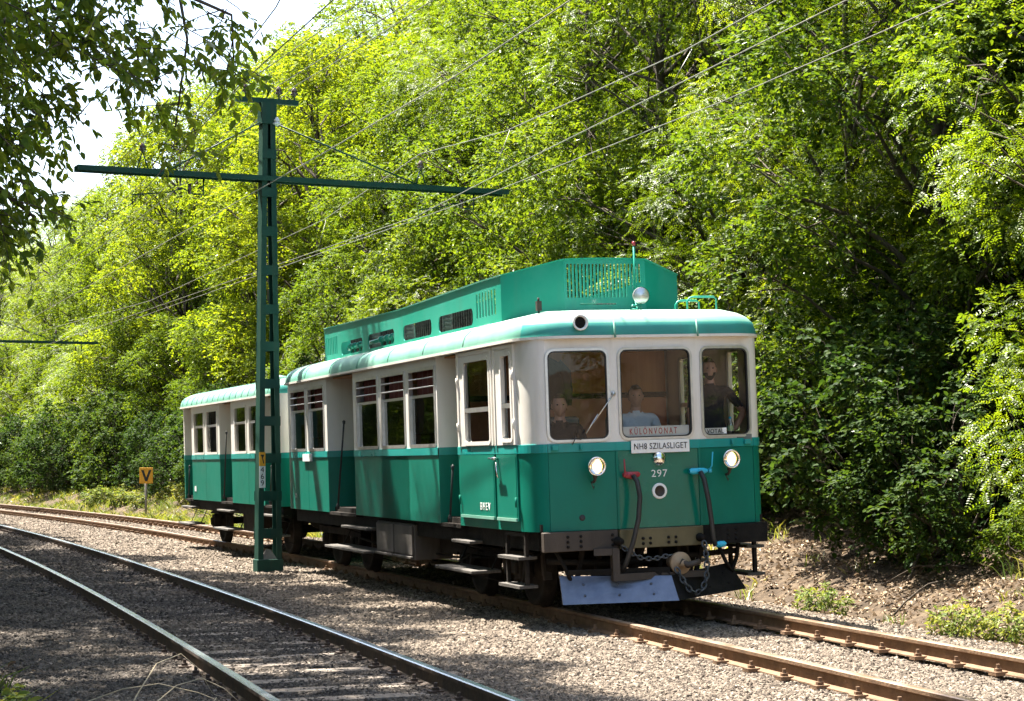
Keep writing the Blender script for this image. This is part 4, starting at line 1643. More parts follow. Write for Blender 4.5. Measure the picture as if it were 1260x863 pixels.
abox(m, 6.7, 7.9, 0.5, 2.1, 0.42, 0.70)
m.build('under_gear', 'under', railcar)

# ---- roof cowl with louvres and radiators
CE, CC = 0.26, 0.832
top = lambda a: 3.577 if a < 2.2 else (3.577 - 0.055 * (a - 2.2) / 3.75 if a < 5.95 else 3.522 + 0.045 * (a - 5.95) / 4.15)
cowl = MB()


def sheet(mb, pl, s0, s1, z0, ztop, ops, mi=0):
    """wall whose top edge follows ztop(s)"""
    zt = min(ztop(s0), ztop(s1), *(ztop(s0 + (s1 - s0) * k / 10) for k in range(11))) - 0.03
    wall(mb, pl, s0, s1, z0, zt, ops, 0.012)
    N = 12
    for k in range(N):
        u0, u1 = s0 + (s1 - s0) * k / N, s0 + (s1 - s0) * (k + 1) / N
        mb.add([pl.pt(u0, zt), pl.pt(u1, zt), pl.pt(u1, ztop(u1)), pl.pt(u0, ztop(u0))], [(0, 1, 2, 3)], mi)
        # folded lip
        mb.add([pl.pt(u0, ztop(u0)), pl.pt(u1, ztop(u1)), pl.pt(u1, ztop(u1) + 0.012, 0.02), pl.pt(u0, ztop(u0) + 0.012, 0.02)], [(0, 1, 2, 3)], mi)
        mb.add([pl.pt(u0, ztop(u0) + 0.012, 0.02), pl.pt(u1, ztop(u1) + 0.012, 0.02), pl.pt(u1, ztop(u1) + 0.014, -0.05), pl.pt(u0, ztop(u0) + 0.014, -0.05)], [(0, 1, 2, 3)], mi)


for sd in (-1, 1):
    b = CE if sd < 0 else W - CE
    pl = Plane((10.10, b), (1.67, b), (0, sd))
    S = lambda a: 10.10 - a
    ops = [(S(9.05), S(7.80), 3.115, 3.30, 0.07), (S(7.48), S(6.12), 3.115, 3.31, 0.07), (S(5.68), S(4.38), 3.115, 3.31, 0.07), (S(4.08), S(2.70), 3.115, 3.31, 0.07)]
    for k in range(7):
        ops.append((S(2.57) + k * 0.108, S(2.57) + k * 0.108 + 0.055, 3.17, 3.46, 0.02))
    for k in range(7):
        ops.append((S(9.98) + k * 0.105, S(9.98) + k * 0.105 + 0.055, 3.15, 3.42, 0.02))
    sheet(cowl, pl, 0, 8.43, 3.02, lambda s: top(10.10 - s), ops)
    # bulged lower louvre hoods
    pf = Plane((1.67, b), (1.228, CC if sd < 0 else W - CC), (-0.79, sd * 0.61))
    sheet(cowl, pf, 0, pf.L, 3.02, lambda s, L_=pf.L: 3.577 + 0.13 * s / L_, [])
pl = Plane((1.228, CC), (1.228, W - CC), (-1, 0))
ops = []
n_ = 21
for k in range(n_):
    s = 0.035 + k * (pl.L - 0.07) / n_
    zl = 3.30 if k < 17 else (3.42 if k < 19 else 3.46)
    ops.append((s, s + 0.021, zl, 3.665, 0.0))
ops.append((0.18, 0.60, 3.222, 3.236, 0.0))
sheet(cowl, pl, 0, pl.L, 3.02, lambda s: 3.707 + 0.012 * (1 - (2 * s / pl.L - 1) ** 2), ops)
plb = Plane((10.10, CE), (10.10, W - CE), (1, 0))
sheet(cowl, plb, 0, plb.L, 3.02, lambda s: 3.567, [])
cw = cowl.build('roof_cowl', 'cowl', railcar)
for a0 in (2.8, 4.45, 6.2, 7.9):
    for sd in (-1, 1):
        m = MB()
        bq = 0.50 if sd < 0 else W - 0.50
        for k in range(6):
            abox(m, a0, a0 + 1.3, bq - 0.05, bq + 0.05, 3.10 + k * 0.05, 3.125 + k * 0.05)
        for k in range(14):
            abox(m, a0 + 0.02 + k * 0.095, a0 + 0.03 + k * 0.095, bq - 0.07, bq + 0.07, 3.09, 3.40)
        m.build('radiator', 'radiator', cw)
for sd in (-1, 1):
    bq = 0.36 if sd < 0 else W - 0.36
    m = MB()
    m.tube([P(6.1, bq, 3.23), P(7.5, bq, 3.22), P(9.0, bq, 3.21)], 0.03, 8)
    for a in (6.3, 6.55, 6.8, 7.1, 8.0, 8.3, 8.6, 8.8):
        m.lathe(P(a, bq, 3.225), (-1, 0, 0), [(0, 0.03), (0.0, 0.05), (0.06, 0.05), (0.06, 0.03)], 8)
        m.tube([P(a + 0.03, bq, 3.22), P(a + 0.03, bq, 3.08)], 0.018, 6)
    m.build('coolant_pipe', 'cowl', cw)
# roof spotlight, antenna box, mast, grab rails
c = P(0.55, 1.435, 3.262)
m = MB()
m.lathe(c, (1, -0.15, 0), [(-0.08, 0.001), (-0.075, 0.05), (-0.03, 0.082), (0.02, 0.088), (0.03, 0.086)], 20)
sp = m.build('roof_lamp', 'alu', railcar)
m = MB()
m.lathe(c, (1, -0.15, 0), [(0.028, 0.082), (0.045, 0.05), (0.05, 0.001)], 18)
m.build('lens', 'alu', sp)
m = MB()
m.tube([c + Vector((-0.01, 0, -0.08)), c + Vector((-0.01, 0, -0.15))], 0.012, 6)
m.tube([c + Vector((-0.02, -0.02, -0.11)), c + Vector((0.0, -0.10, -0.10)), c + Vector((0.0, -0.12, -0.145)), c + Vector((-0.02, -0.03, -0.14))], 0.009, 6)
m.build('lamp_bracket', 'cowl', sp)
m = MB()
c = P(0.42, 0.245, 3.0)
m.tube([c + Vector((0, 0, -0.05)), c + Vector((0, 0, 0.10))], 0.010, 6)
abox(m, 0.395, 0.445, 0.22, 0.27, 3.10, 3.20)
m.tube([P(0.42, 0.245, 3.2), P(0.42, 0.245, 3.235)], 0.012, 6)
m.build('roof_lantern', 'brownsteel', railcar)
m = MB()
m.tube([P(1.20, 1.645, 3.05), P(1.20, 1.645, 3.86)], 0.013, 6)
m.lathe(P(1.20, 1.645, 3.86), (0, 0, 1), [(0, 0.013), (0.0, 0.02), (0.04, 0.02), (0.05, 0.0)], 8, mi=1)
m.tube([P(1.18, 1.60, 3.55), P(1.10, 1.58, 3.35), P(0.9, 1.52, 3.20), P(0.7, 1.46, 3.12)], 0.007, 5)
m.build('aerial', ['cowl', 'red'], railcar)
for (a, b0, b1, h) in ((0.95, 2.00, 2.28, 0.145), (0.70, 2.03, 2.37, 0.165)):
    m = MB()
    z0 = 3.09
    m.tube([P(a, b0, z0), P(a, b0, z0 + h - 0.05), P(a, b0 + 0.03, z0 + h - 0.01), P(a, b0 + 0.07, z0 + h), P(a, b1 - 0.03, z0 + h), P(a, b1, z0 + h - 0.02), P(a, b1, z0 - 0.04)], 0.011, 6)
    m.tube([P(a, b0, z0 + 0.02), P(a - 0.02, b0 + 0.05, z0 + 0.0), P(a - 0.02, b1 - 0.08, z0)], 0.011, 6)
    m.build('grab_rail', 'cowl', railcar)

# ---- interior of the cab and saloon
m = MB()
abox(m, 2.52, 2.56, 0.08, W - 0.08, 2.30, 2.78)
m.build('partition', 'lining', railcar)
m = MB()
abox(m, 2.50, 2.56, 0.08, W - 0.08, 2.24, 2.298)
m.build('partition_rail', 'under', railcar)
m = MB()
abox(m, 2.52, 2.56, 0.08, W - 0.08, 0.93, 2.238)
m.build('partition_panel', 'salmon', railcar)
m = MB()
abox(m, 0.14, 0.50, 0.75, 1.75, 0.93, 1.66)
abox(m, 0.16, 0.56, 0.75, 1.75, 1.661, 1.70)
bevel(m.build('control_desk', 'desk', railcar), 0.02)
m = MB()
abox(m, 1.22, 1.34, 1.28, 1.72, 1.45, 2.02)
abox(m, 0.86, 1.33, 1.28, 1.72, 1.34, 1.44)
m.box(-1.2, -1.1, 0.15, 0.25, 0.93, 1.36)
bevel(m.build('driver_seat', 'desk', railcar), 0.04, 3)
m = MB()
abox(m, 1.05, 1.2, 0.55, 0.90, 1.3, 2.02)
abox(m, 0.70, 1.1, 0.30, 0.90, 1.25, 1.34)
bevel(m.build('attendant_seat', 'desk', railcar), 0.05, 3)
m = MB()
abox(m, 2.6, 11.7, 0.10, W - 0.10, 2.770, 2.79)
m.build('ceiling', 'lining', railcar)
m = MB()
abox(m, 0.2, 2.5, 0.10, W - 0.10, 2.772, 2.792)
m.build('cab_ceiling', 'cream', railcar)
for sd in (-1, 1):
    b = 0.085 if sd < 0 else W - 0.085
    for (w0, w1) in ((3.44, 4.56), (4.76, 5.88), (6.08, 7.20), (9.16, 10.20), (10.38, 11.42)):
        m = MB()
        for k in range(10):
            u0 = w0 + (w1 - w0) * k / 10
            u1 = w0 + (w1 - w0) * (k + 1) / 10
            d0, d1 = (0.0, 0.02) if k % 2 else (0.02, 0.0)
            m.add([P(u0, b - sd * d0, 2.36), P(u1, b - sd * d1, 2.36), P(u1, b - sd * d1, 2.74), P(u0, b - sd * d0, 2.74)], [(0, 1, 2, 3)])
        m.build('curtain', 'curtain', railcar)
for a in (4.65, 5.95, 9.65, 10.9):
    for b0 in (0.75 if a < 8 else 0.2, W - 0.85):
        m = MB()
        abox(m, a - 0.06, a + 0.06, b0, b0 + 0.62, 0.95, 1.95)
        abox(m, a - 0.5, a - 0.06, b0, b0 + 0.62, 1.30, 1.40)
        bevel(m.build('bench', 'lining', railcar), 0.02)
# enamel plate and small panels on the side
m = MB()
pl = Plane((12, 0), (0, 0), (0, -1))
pbox(m, pl, 12 - 10.55, 12 - 9.95, 1.59, 1.70, 0.012, 0.028)
m.build('side_plate', 'white', railcar)
lt = link_mesh('lettering', text_mesh('L2', 0.09, 'white'), railcar)
cc = P(11.2, -0.0015, 1.06)
lt.matrix_local = Matrix(((1, 0, 0, cc.x), (0, 0, -1, cc.y), (0, 1, 0, cc.z), (0, 0, 0, 1)))

# ---- trailer ------------------------------------------------------------------
yF = 31.513
Fp = Vector((cx(CA, yF), yF, 0.03))
Rp = Vector((cx(CA, yF + 7.44), yF + 7.44, 0.03))
trailer = empty('trailer_car', mat=car_matrix(Fp, Fp - Rp))
tag(trailer, 'green and cream trailer car with ribbed mint roof coupled behind the railcar', 'rail coach')
LT = 8.55
ZET = 2.69
tspec = dict(sections=[(0.27, 0.30, [], ()), (1.12, 3.71, [(1.30, 2.22), (2.44, 3.40)], (2.33,)), (4.74, 7.46, [(4.95, 5.95), (6.22, 7.20)], (6.08,)), (8.24, 8.28, [], ())],
             recesses=[(0.30, 1.12), (3.71, 4.74), (7.46, 8.24)])
for sd in (-1, 1):
    flank(trailer, sd, tspec, ze=ZET, wz=(1.735, 2.575), style='sash')
    for e in (0, 1):
        pts = [(0.27, 0), (0.14, 0.02), (0.04, 0.10), (0.0, 0.24), (0.0, W / 2)]
        pts = [((a if e == 0 else LT - a), (b if sd < 0 else W - b)) for a, b in pts]
        strip(trailer, pts, ZB, ZET, 'end_wall', 'cream')
        strip(trailer, pts, ZC, ZB, 'waist_band', 'band')
        strip(trailer, pts, ZK, ZC, 'end_panel', 'green')
make_roof(trailer, LT, ZET, 3.02, list(np.arange(0.45, 8.4, 0.51)), rc=0.30)
underframe(trailer, LT)
m = MB()
m.lathe(P(4.0, 1.0, 3.0), (0, 0, 1), [(0, 0.13), (0.06, 0.13), (0.09, 0.16), (0.13, 0.13), (0.16, 0.0)], 14)
m.build('roof_ventilator', 'roof', trailer)
m = MB()
abox(m, 0.3, 8.2, 0.10, W - 0.10, 2.66, 2.675)
m.build('ceiling', 'lining', trailer)
for sd in (-1, 1):
    b = 0.085 if sd < 0 else W - 0.085
    for (w0, w1) in ((1.30, 2.22), (2.44, 3.40), (4.95, 5.95), (6.22, 7.20)):
        m = MB()
        m.add([P(w0, b, 2.30), P(w1, b, 2.30), P(w1, b, 2.62), P(w0, b, 2.62)], [(0, 1, 2, 3)])
        m.build('curtain', 'curtain', trailer)
for a in (1.5, 7.0):
    wheel_set(trailer, a)
for sd in (-1, 1):
    for a0, a1 in ((0.25, 1.15), (3.68, 4.85), (7.35, 8.4)):
        footboard(trailer, a0 - 0.05, a1 + 0.1, 0.39, sd, 0.12, 0.20)
        footboard(trailer, a0, a1 + 0.02, 0.72, sd, 0.06, 0.18)
    m = MB()
    b0, b1 = (0.12, 0.6) if sd < 0 else (W - 0.6, W - 0.12)
    abox(m, 2.2, 3.4, b0, b1, 0.36, 0.74)
    bevel(m.build('battery_box', 'under', trailer), 0.01)
m = MB()
m.tube([P(-0.9, W / 2, 0.62), P(0.3, W / 2, 0.62)], 0.05, 8)
for b in (0.55, W - 0.55):
    m.lathe(P(0.05, b, 0.66), (1, 0, 0), [(0, 0.09), (0.25, 0.08), (0.25, 0.06), (0.36, 0.06), (0.36, 0.17), (0.40, 0.16), (0.40, 0.001)], 14)
m.build('buffers', 'under', trailer)
m = MB()
pl = Plane((9, 0), (0, 0), (0, -1))
pbox(m, pl, 9 - 7.25, 9 - 7.08, 1.02, 1.12, 0.002, 0.006)
pbox(m, pl, 9 - 1.45, 9 - 1.28, 1.02, 1.12, 0.002, 0.006)
m.build('data_plate', 'white', trailer)


# ------------------------------------------------------------------ boards, bottle, jacket
def world_empty(name, a, b, z):
    e = empty(name)
    mm = railcar.matrix_world.copy()
    mm.translation = railcar.matrix_world @ P(a, b, z)
    e.matrix_world = mm
    return e


def board(name, a, b0, b1, z0, z1, body, size, ink, label, spacing=1.0, sx=1.0, dx=0.0):
    e = tag(world_empty(name, a, (b0 + b1) / 2, (z0 + z1) / 2), label, 'sign board')
    m = MB()
    m.box(-0.006, 0.004, -(b1 - b0) / 2, (b1 - b0) / 2, -(z1 - z0) / 2, (z1 - z0) / 2)
    bevel(m.build('plate', 'white', e), 0.002)
    t = link_mesh('lettering', text_mesh(body, size, ink, spacing=spacing, sx=sx), e)
    front_text(t, Vector((0.007, dx, 0)))
    return e


board('destination_board', -0.030, 1.027, 1.668, 1.612, 1.742, 'NH8 SZILASLIGET', 0.088, 'ink', 'white board lettered NH8 SZILASLIGET on the waist of the railcar front', 1.08, 0.80)
board('special_train_board', 0.036, 0.962, 1.700, 1.775, 1.885, 'KÜLÖNVONAT', 0.090, 'redink', 'white board with red lettering KÜLÖNVONAT behind the middle front window', 1.55, 0.62, -0.03)
board('window_card', 0.05, 1.87, 2.13, 1.775, 1.845, 'VOTAL', 0.062, 'ink', 'small white card with dark letters in the bearded man\'s window', 1.1, 0.9)

bt = world_empty('water_bottle', 0.115, 2.205, 1.775)
tag(bt, 'clear plastic water bottle with green label on the cab window ledge', 'bottle')
m = MB()
m.lathe((0, 0, 0), (0, 0, 1), [(0, 0.001), (0, 0.032), (0.05, 0.033), (0.11, 0.030), (0.135, 0.018), (0.155, 0.013), (0.165, 0.013)], 14)
m.build('bottle_body', 'bottle', bt)
m = MB()
m.lathe((0, 0, 0), (0, 0, 1), [(0.035, 0.0335), (0.09, 0.0335)], 14)
m.build('bottle_label', 'label', bt)
m = MB()
m.lathe((0, 0, 0), (0, 0, 1), [(0.160, 0.015), (0.182, 0.015), (0.183, 0.001)], 12)
m.build('cap', 'blue', bt)
m = MB()
abox(m, 0.06, 0.20, 1.80, 2.42, 1.70, 1.772)
m.build('window_ledge', 'desk', railcar)

jk = world_empty('jacket', 1.05, 0.50, 2.66)
tag(jk, 'black jacket hanging from a hook inside the driving cab', 'jacket')
m = MB()
rings_ = []
for (z, wx, wy, dx) in ((0.0, 0.03, 0.05, 0), (-0.05, 0.06, 0.14, 0), (-0.12, 0.08, 0.20, 0.0), (-0.25, 0.09, 0.22, 0.01), (-0.40, 0.10, 0.235, 0.0), (-0.52, 0.10, 0.25, -0.01), (-0.56, 0.09, 0.23, 0), (-0.56, 0.01, 0.02, 0)):
    rg = []
    for k in range(20):
        t = 2 * math.pi * k / 20
        f = 1 + 0.10 * math.sin(5 * t + z * 9) + 0.05 * math.sin(9 * t - z * 14)
        rg.append(Vector((wx * math.cos(t) * f + dx, wy * math.sin(t) * f, z)))
    rings_.append(rg)
vs = [v for r_ in rings_ for v in r_]
m.add(vs, [(i * 20 + k, i * 20 + (k + 1) % 20, (i + 1) * 20 + (k + 1) % 20, (i + 1) * 20 + k) for i in range(len(rings_) - 1) for k in range(20)], 0, True)
m.build('coat_body', 'jacket', jk)
for s_ in (-1, 1):
    m = MB()
    m.tube([(0, s_ * 0.15, -0.07), (0.03, s_ * 0.235, -0.18), (0.04, s_ * 0.25, -0.36), (0.05, s_ * 0.235, -0.52)], [0.06, 0.062, 0.055, 0.048], 12)
    m.build('sleeve', 'jacket', jk)


# ------------------------------------------------------------------ people
def person(name_label, origin_ab, z0, rz, joints, edges, mat_of, hair, beard, head, look, shirt='navy'):
    e = world_empty('person', origin_ab[0], origin_ab[1], z0)
    e.matrix_world = e.matrix_world @ Matrix.Rotation(rz, 4, 'Z')
    tag(e, name_label, 'person')
    keys = list(joints)
    me = bpy.data.meshes.new('person_body')
    me.from_pydata([joints[k][:3] for k in keys], [(keys.index(a), keys.index(b)) for a, b in edges], [])
    o = bpy.data.objects.new('tmp', me)
    COL.objects.link(o)
    sk_ = o.modifiers.new('skin', 'SKIN')
    sk_.use_smooth_shade = True
    for i, k in enumerate(keys):
        sv = me.skin_vertices[0].data[i]
        r_ = joints[k][3]
        sv.radius = r_ if isinstance(r_, tuple) else (r_, r_)
        sv.use_root = (k == 'pelvis')
    ss = o.modifiers.new('sub', 'SUBSURF')
    ss.levels = 2
    ss.render_levels = 2
    dg = bpy.context.evaluated_depsgraph_get()
    bm = bmesh.new()
    bm.from_mesh(bpy.data.meshes.new_from_object(o.evaluated_get(dg)))
    bpy.data.objects.remove(o)
    for f in bm.faces:
        f.material_index = mat_of(f.calc_center_median())
    # head joined on the neck
    q = Matrix.Translation(Vector(head)) @ Matrix.Rotation(look[0], 4, 'Z') @ Matrix.Rotation(look[1], 4, 'Y')
    hb = bmesh.ops.create_uvsphere(bm, u_segments=28, v_segments=20, radius=1.0)

    def shape(v):
        x, y, z = v
        X, Y, Z = x * 0.098, y * 0.076, z * 0.118
        if z < 0:
            Y *= 1 - 0.28 * (-z) ** 1.5
            X = X * (1 - 0.18 * (-z) ** 2) + (0.020 * (-z) if x > 0 else -0.0)
        if x > 0.3:
            g = lambda cy, cz, sy, sz: math.exp(-((y - cy) / sy) ** 2 - ((z - cz) / sz) ** 2)
            X += 0.024 * g(0, -0.12, 0.16, 0.20) + 0.010 * g(0, 0.05, 0.12, 0.25)
            X += 0.006 * g(0, 0.26, 0.7, 0.10)
            X -= 0.012 * (g(0.38, 0.08, 0.2, 0.12) + g(-0.38, 0.08, 0.2, 0.12))
            X += 0.007 * g(0, -0.46, 0.3, 0.08) + 0.010 * g(0, -0.80, 0.3, 0.15)
        return Vector((X, Y, Z))
    for v in hb['verts']:
        v.co = q @ shape(v.co)
    hv = set(hb['verts'])
    for f in bm.faces:
        if f.verts[0] in hv:
            f.material_index = 0
            f.smooth = True
    for s_ in (-1, 1):
        for (c_, sc_, mi_) in (((0.080, s_ * 0.029, 0.010), (0.011, 0.014, 0.008), 3), ((0.0, s_ * 0.078, -0.01), (0.018, 0.008, 0.032), 0)):
            eb = bmesh.ops.create_uvsphere(bm, u_segments=8, v_segments=6, radius=1.0)
            for v in eb['verts']:
                v.co = q @ (Vector((v.co.x * sc_[0], v.co.y * sc_[1], v.co.z * sc_[2])) + Vector(c_))
            ev = set(eb['verts'])
            for f in bm.faces:
                if f.verts[0] in ev:
                    f.material_index = mi_
                    f.smooth = True
    me = bpy.data.meshes.new('body')
    bm.to_mesh(me)
    bm.free()
    for k in ('skin', shirt, 'trousers', 'eye'):
        me.materials.append(MAT[k])
    body = link_mesh('body', me, e)

    def shell(nm, mat, cond, grow):
        b2 = bmesh.new()
        bmesh.ops.create_uvsphere(b2, u_segments=28, v_segments=20, radius=1.0)
        dele = [v for v in b2.verts if not cond(v.co)]
        bmesh.ops.delete(b2, geom=dele, context='VERTS')
        for v in b2.verts:
            s = shape(v.co)
            s = s * grow + v.co * 0.003 * math.sin(v.co.x * 23 + v.co.y * 31 + v.co.z * 17)
            v.co = q @ s
        m_ = bpy.data.meshes.new(nm)
        b2.to_mesh(m_)
        b2.free()
        for p_ in m_.polygons:
            p_.use_smooth = True
        m_.materials.append(MAT[mat])
        link_mesh(nm, m_, e)
    shell('hair', hair, lambda c_: c_.z > 0.52 - 0.0 * c_.x or (c_.x < 0.15 and c_.z > -0.35), 1.09)
    if beard:
        shell('beard', hair, lambda c_: c_.z < -0.30 and c_.x > -0.05 and not (abs(c_.y) < 0.28 and -0.58 < c_.z < -0.40 and c_.x > 0.5), 1.07)
    return e


def arm(J, E, s, sh, el, wr, hd, spread):
    t = 'L' if s > 0 else 'R'
    J['sh' + t] = (*sh, 0.068)
    J['ua' + t] = (*[(sh[i] + el[i]) / 2 for i in range(3)], 0.054)
    J['el' + t] = (*el, 0.044)
    J['fa' + t] = (*[(el[i] * 0.6 + wr[i] * 0.4) for i in range(3)], 0.041)
    J['wr' + t] = (*wr, 0.028)
    J['pm' + t] = (*hd, 0.034)
    E += [('chest', 'sh' + t), ('sh' + t, 'ua' + t), ('ua' + t, 'el' + t), ('el' + t, 'fa' + t), ('fa' + t, 'wr' + t), ('wr' + t, 'pm' + t)]
    d = (Vector(hd) - Vector(wr)).normalized()
    sp_ = Vector(spread).normalized()
    dn = d.cross(sp_)
    for k, (off, ln) in enumerate(((-0.030, 0.068), (-0.010, 0.078), (0.010, 0.074), (0.030, 0.058))):
        b_ = Vector(hd) + d * 0.035 + sp_ * off
        m_ = b_ + d * ln * 0.5 + dn * 0.006
        t_ = b_ + d * ln + dn * 0.022
        for nm, v in (('a', b_), ('b', m_), ('c', t_)):
            J[f'f{k}{nm}{t}'] = (*v, 0.0092)
        E += [('pm' + t, f'f{k}a{t}'), (f'f{k}a{t}', f'f{k}b{t}'), (f'f{k}b{t}', f'f{k}c{t}')]
    b_ = Vector(hd) - d * 0.01 - sp_ * 0.04
    t_ = b_ + d * 0.045 - sp_ * 0.022 + dn * 0.01
    J['t1' + t] = (*b_, 0.012)
    J['t2' + t] = (*t_, 0.0095)
    E += [('pm' + t, 't1' + t), ('t1' + t, 't2' + t)]


# standing man, hand on hip
J = dict(pelvis=(0, 0, 0.93, (0.15, 0.12)), belly=(0.01, 0, 1.08, (0.15, 0.115)), chest=(0.0, 0, 1.30, (0.165, 0.12)), neck0=(0, 0, 1.45, 0.066), neck1=(0.01, 0, 1.53, 0.056), skull=(0.015, 0, 1.60, 0.06),
         hipL=(0, 0.10, 0.88, 0.095), kneeL=(0.02, 0.11, 0.48, 0.062), ankL=(-0.02, 0.12, 0.09, 0.045), toeL=(0.13, 0.13, 0.035, 0.038),
         hipR=(0, -0.10, 0.88, 0.095), kneeR=(0.02, -0.11, 0.48, 0.062), ankR=(-0.02, -0.12, 0.09, 0.045), toeR=(0.13, -0.13, 0.035, 0.038))
E_ = [('pelvis', 'belly'), ('belly', 'chest'), ('chest', 'neck0'), ('neck0', 'neck1'), ('neck1', 'skull')]
for t in 'LR':
    E_ += [('pelvis', 'hip' + t), ('hip' + t, 'knee' + t), ('knee' + t, 'ank' + t), ('ank' + t, 'toe' + t)]
arm(J, E_, 1, (0, 0.185, 1.41), (-0.03, 0.37, 1.16), (0.06, 0.27, 0.97), (0.10, 0.21, 0.95), (0.2, 0, 1))
arm(J, E_, -1, (0, -0.185, 1.41), (-0.02, -0.24, 1.13), (0.07, -0.22, 0.90), (0.10, -0.21, 0.82), (1, 0, 0.1))


def stand_mat(c):
    if c.z > 1.475 and abs(c.y) < 0.12:
        return 0
    r_ = abs(c.y)
    if r_ > 0.165 and c.z < 1.21:
        return 0 if c.z > 0.70 else 2
    return 1 if c.z > 0.93 else 2


pm_ = person('bearded man in dark short-sleeved shirt standing in the cab with hand on hip', (0.42, 2.13), 0.935, R(-22), J, E_, stand_mat, 'hair', True, (0.03, 0, 1.645), (R(4), 0))
pm_.scale = (0.93, 0.93, 0.93)

# seated man
J = dict(pelvis=(0, 0, 0.50, (0.16, 0.13)), belly=(0.0, 0, 0.64, (0.16, 0.125)), chest=(0.02, 0, 0.86, (0.17, 0.125)), neck0=(0.03, 0, 1.01, 0.068), neck1=(0.04, 0, 1.09, 0.058), skull=(0.05, 0, 1.15, 0.06))
for s_, t in ((1, 'L'), (-1, 'R')):
    J['hip' + t] = (0.06, s_ * 0.10, 0.48, 0.095)
    J['knee' + t] = (0.45, s_ * 0.13, 0.50, 0.065)
    J['ank' + t] = (0.44, s_ * 0.13, 0.09, 0.045)
    J['toe' + t] = (0.58, s_ * 0.14, 0.035, 0.038)
E_ = [('pelvis', 'belly'), ('belly', 'chest'), ('chest', 'neck0'), ('neck0', 'neck1'), ('neck1', 'skull')]
for t in 'LR':
    E_ += [('pelvis', 'hip' + t), ('hip' + t, 'knee' + t), ('knee' + t, 'ank' + t), ('ank' + t, 'toe' + t)]
arm(J, E_, 1, (0.02, 0.19, 0.97), (0.05, 0.27, 0.72), (0.27, 0.19, 0.63), (0.34, 0.16, 0.62), (0, 1, 0))
arm(J, E_, -1, (0.02, -0.19, 0.97), (0.05, -0.27, 0.72), (0.27, -0.19, 0.63), (0.34, -0.16, 0.62), (0, -1, 0))


def sit_mat(c):
    if c.z > 1.03 and abs(c.y) < 0.12:
        return 0
    if abs(c.y) > 0.15 and c.z < 0.79 and c.x > 0.0 and c.z > 0.56:
        return 0
    return 1 if c.z > 0.56 else 2


person('short-haired man in dark T-shirt sitting in the cab below the hanging jacket', (0.62, 0.50), 0.935, R(-14), J, E_, sit_mat, 'hair2', False, (0.06, 0, 1.19), (R(2), 0))

person('man in pale shirt sitting at the controls behind the middle front window', (0.98, 1.50), 1.02, R(-10), J, E_, sit_mat, 'hair', False, (0.06, 0, 1.19), (R(-8), 0), 'seat')
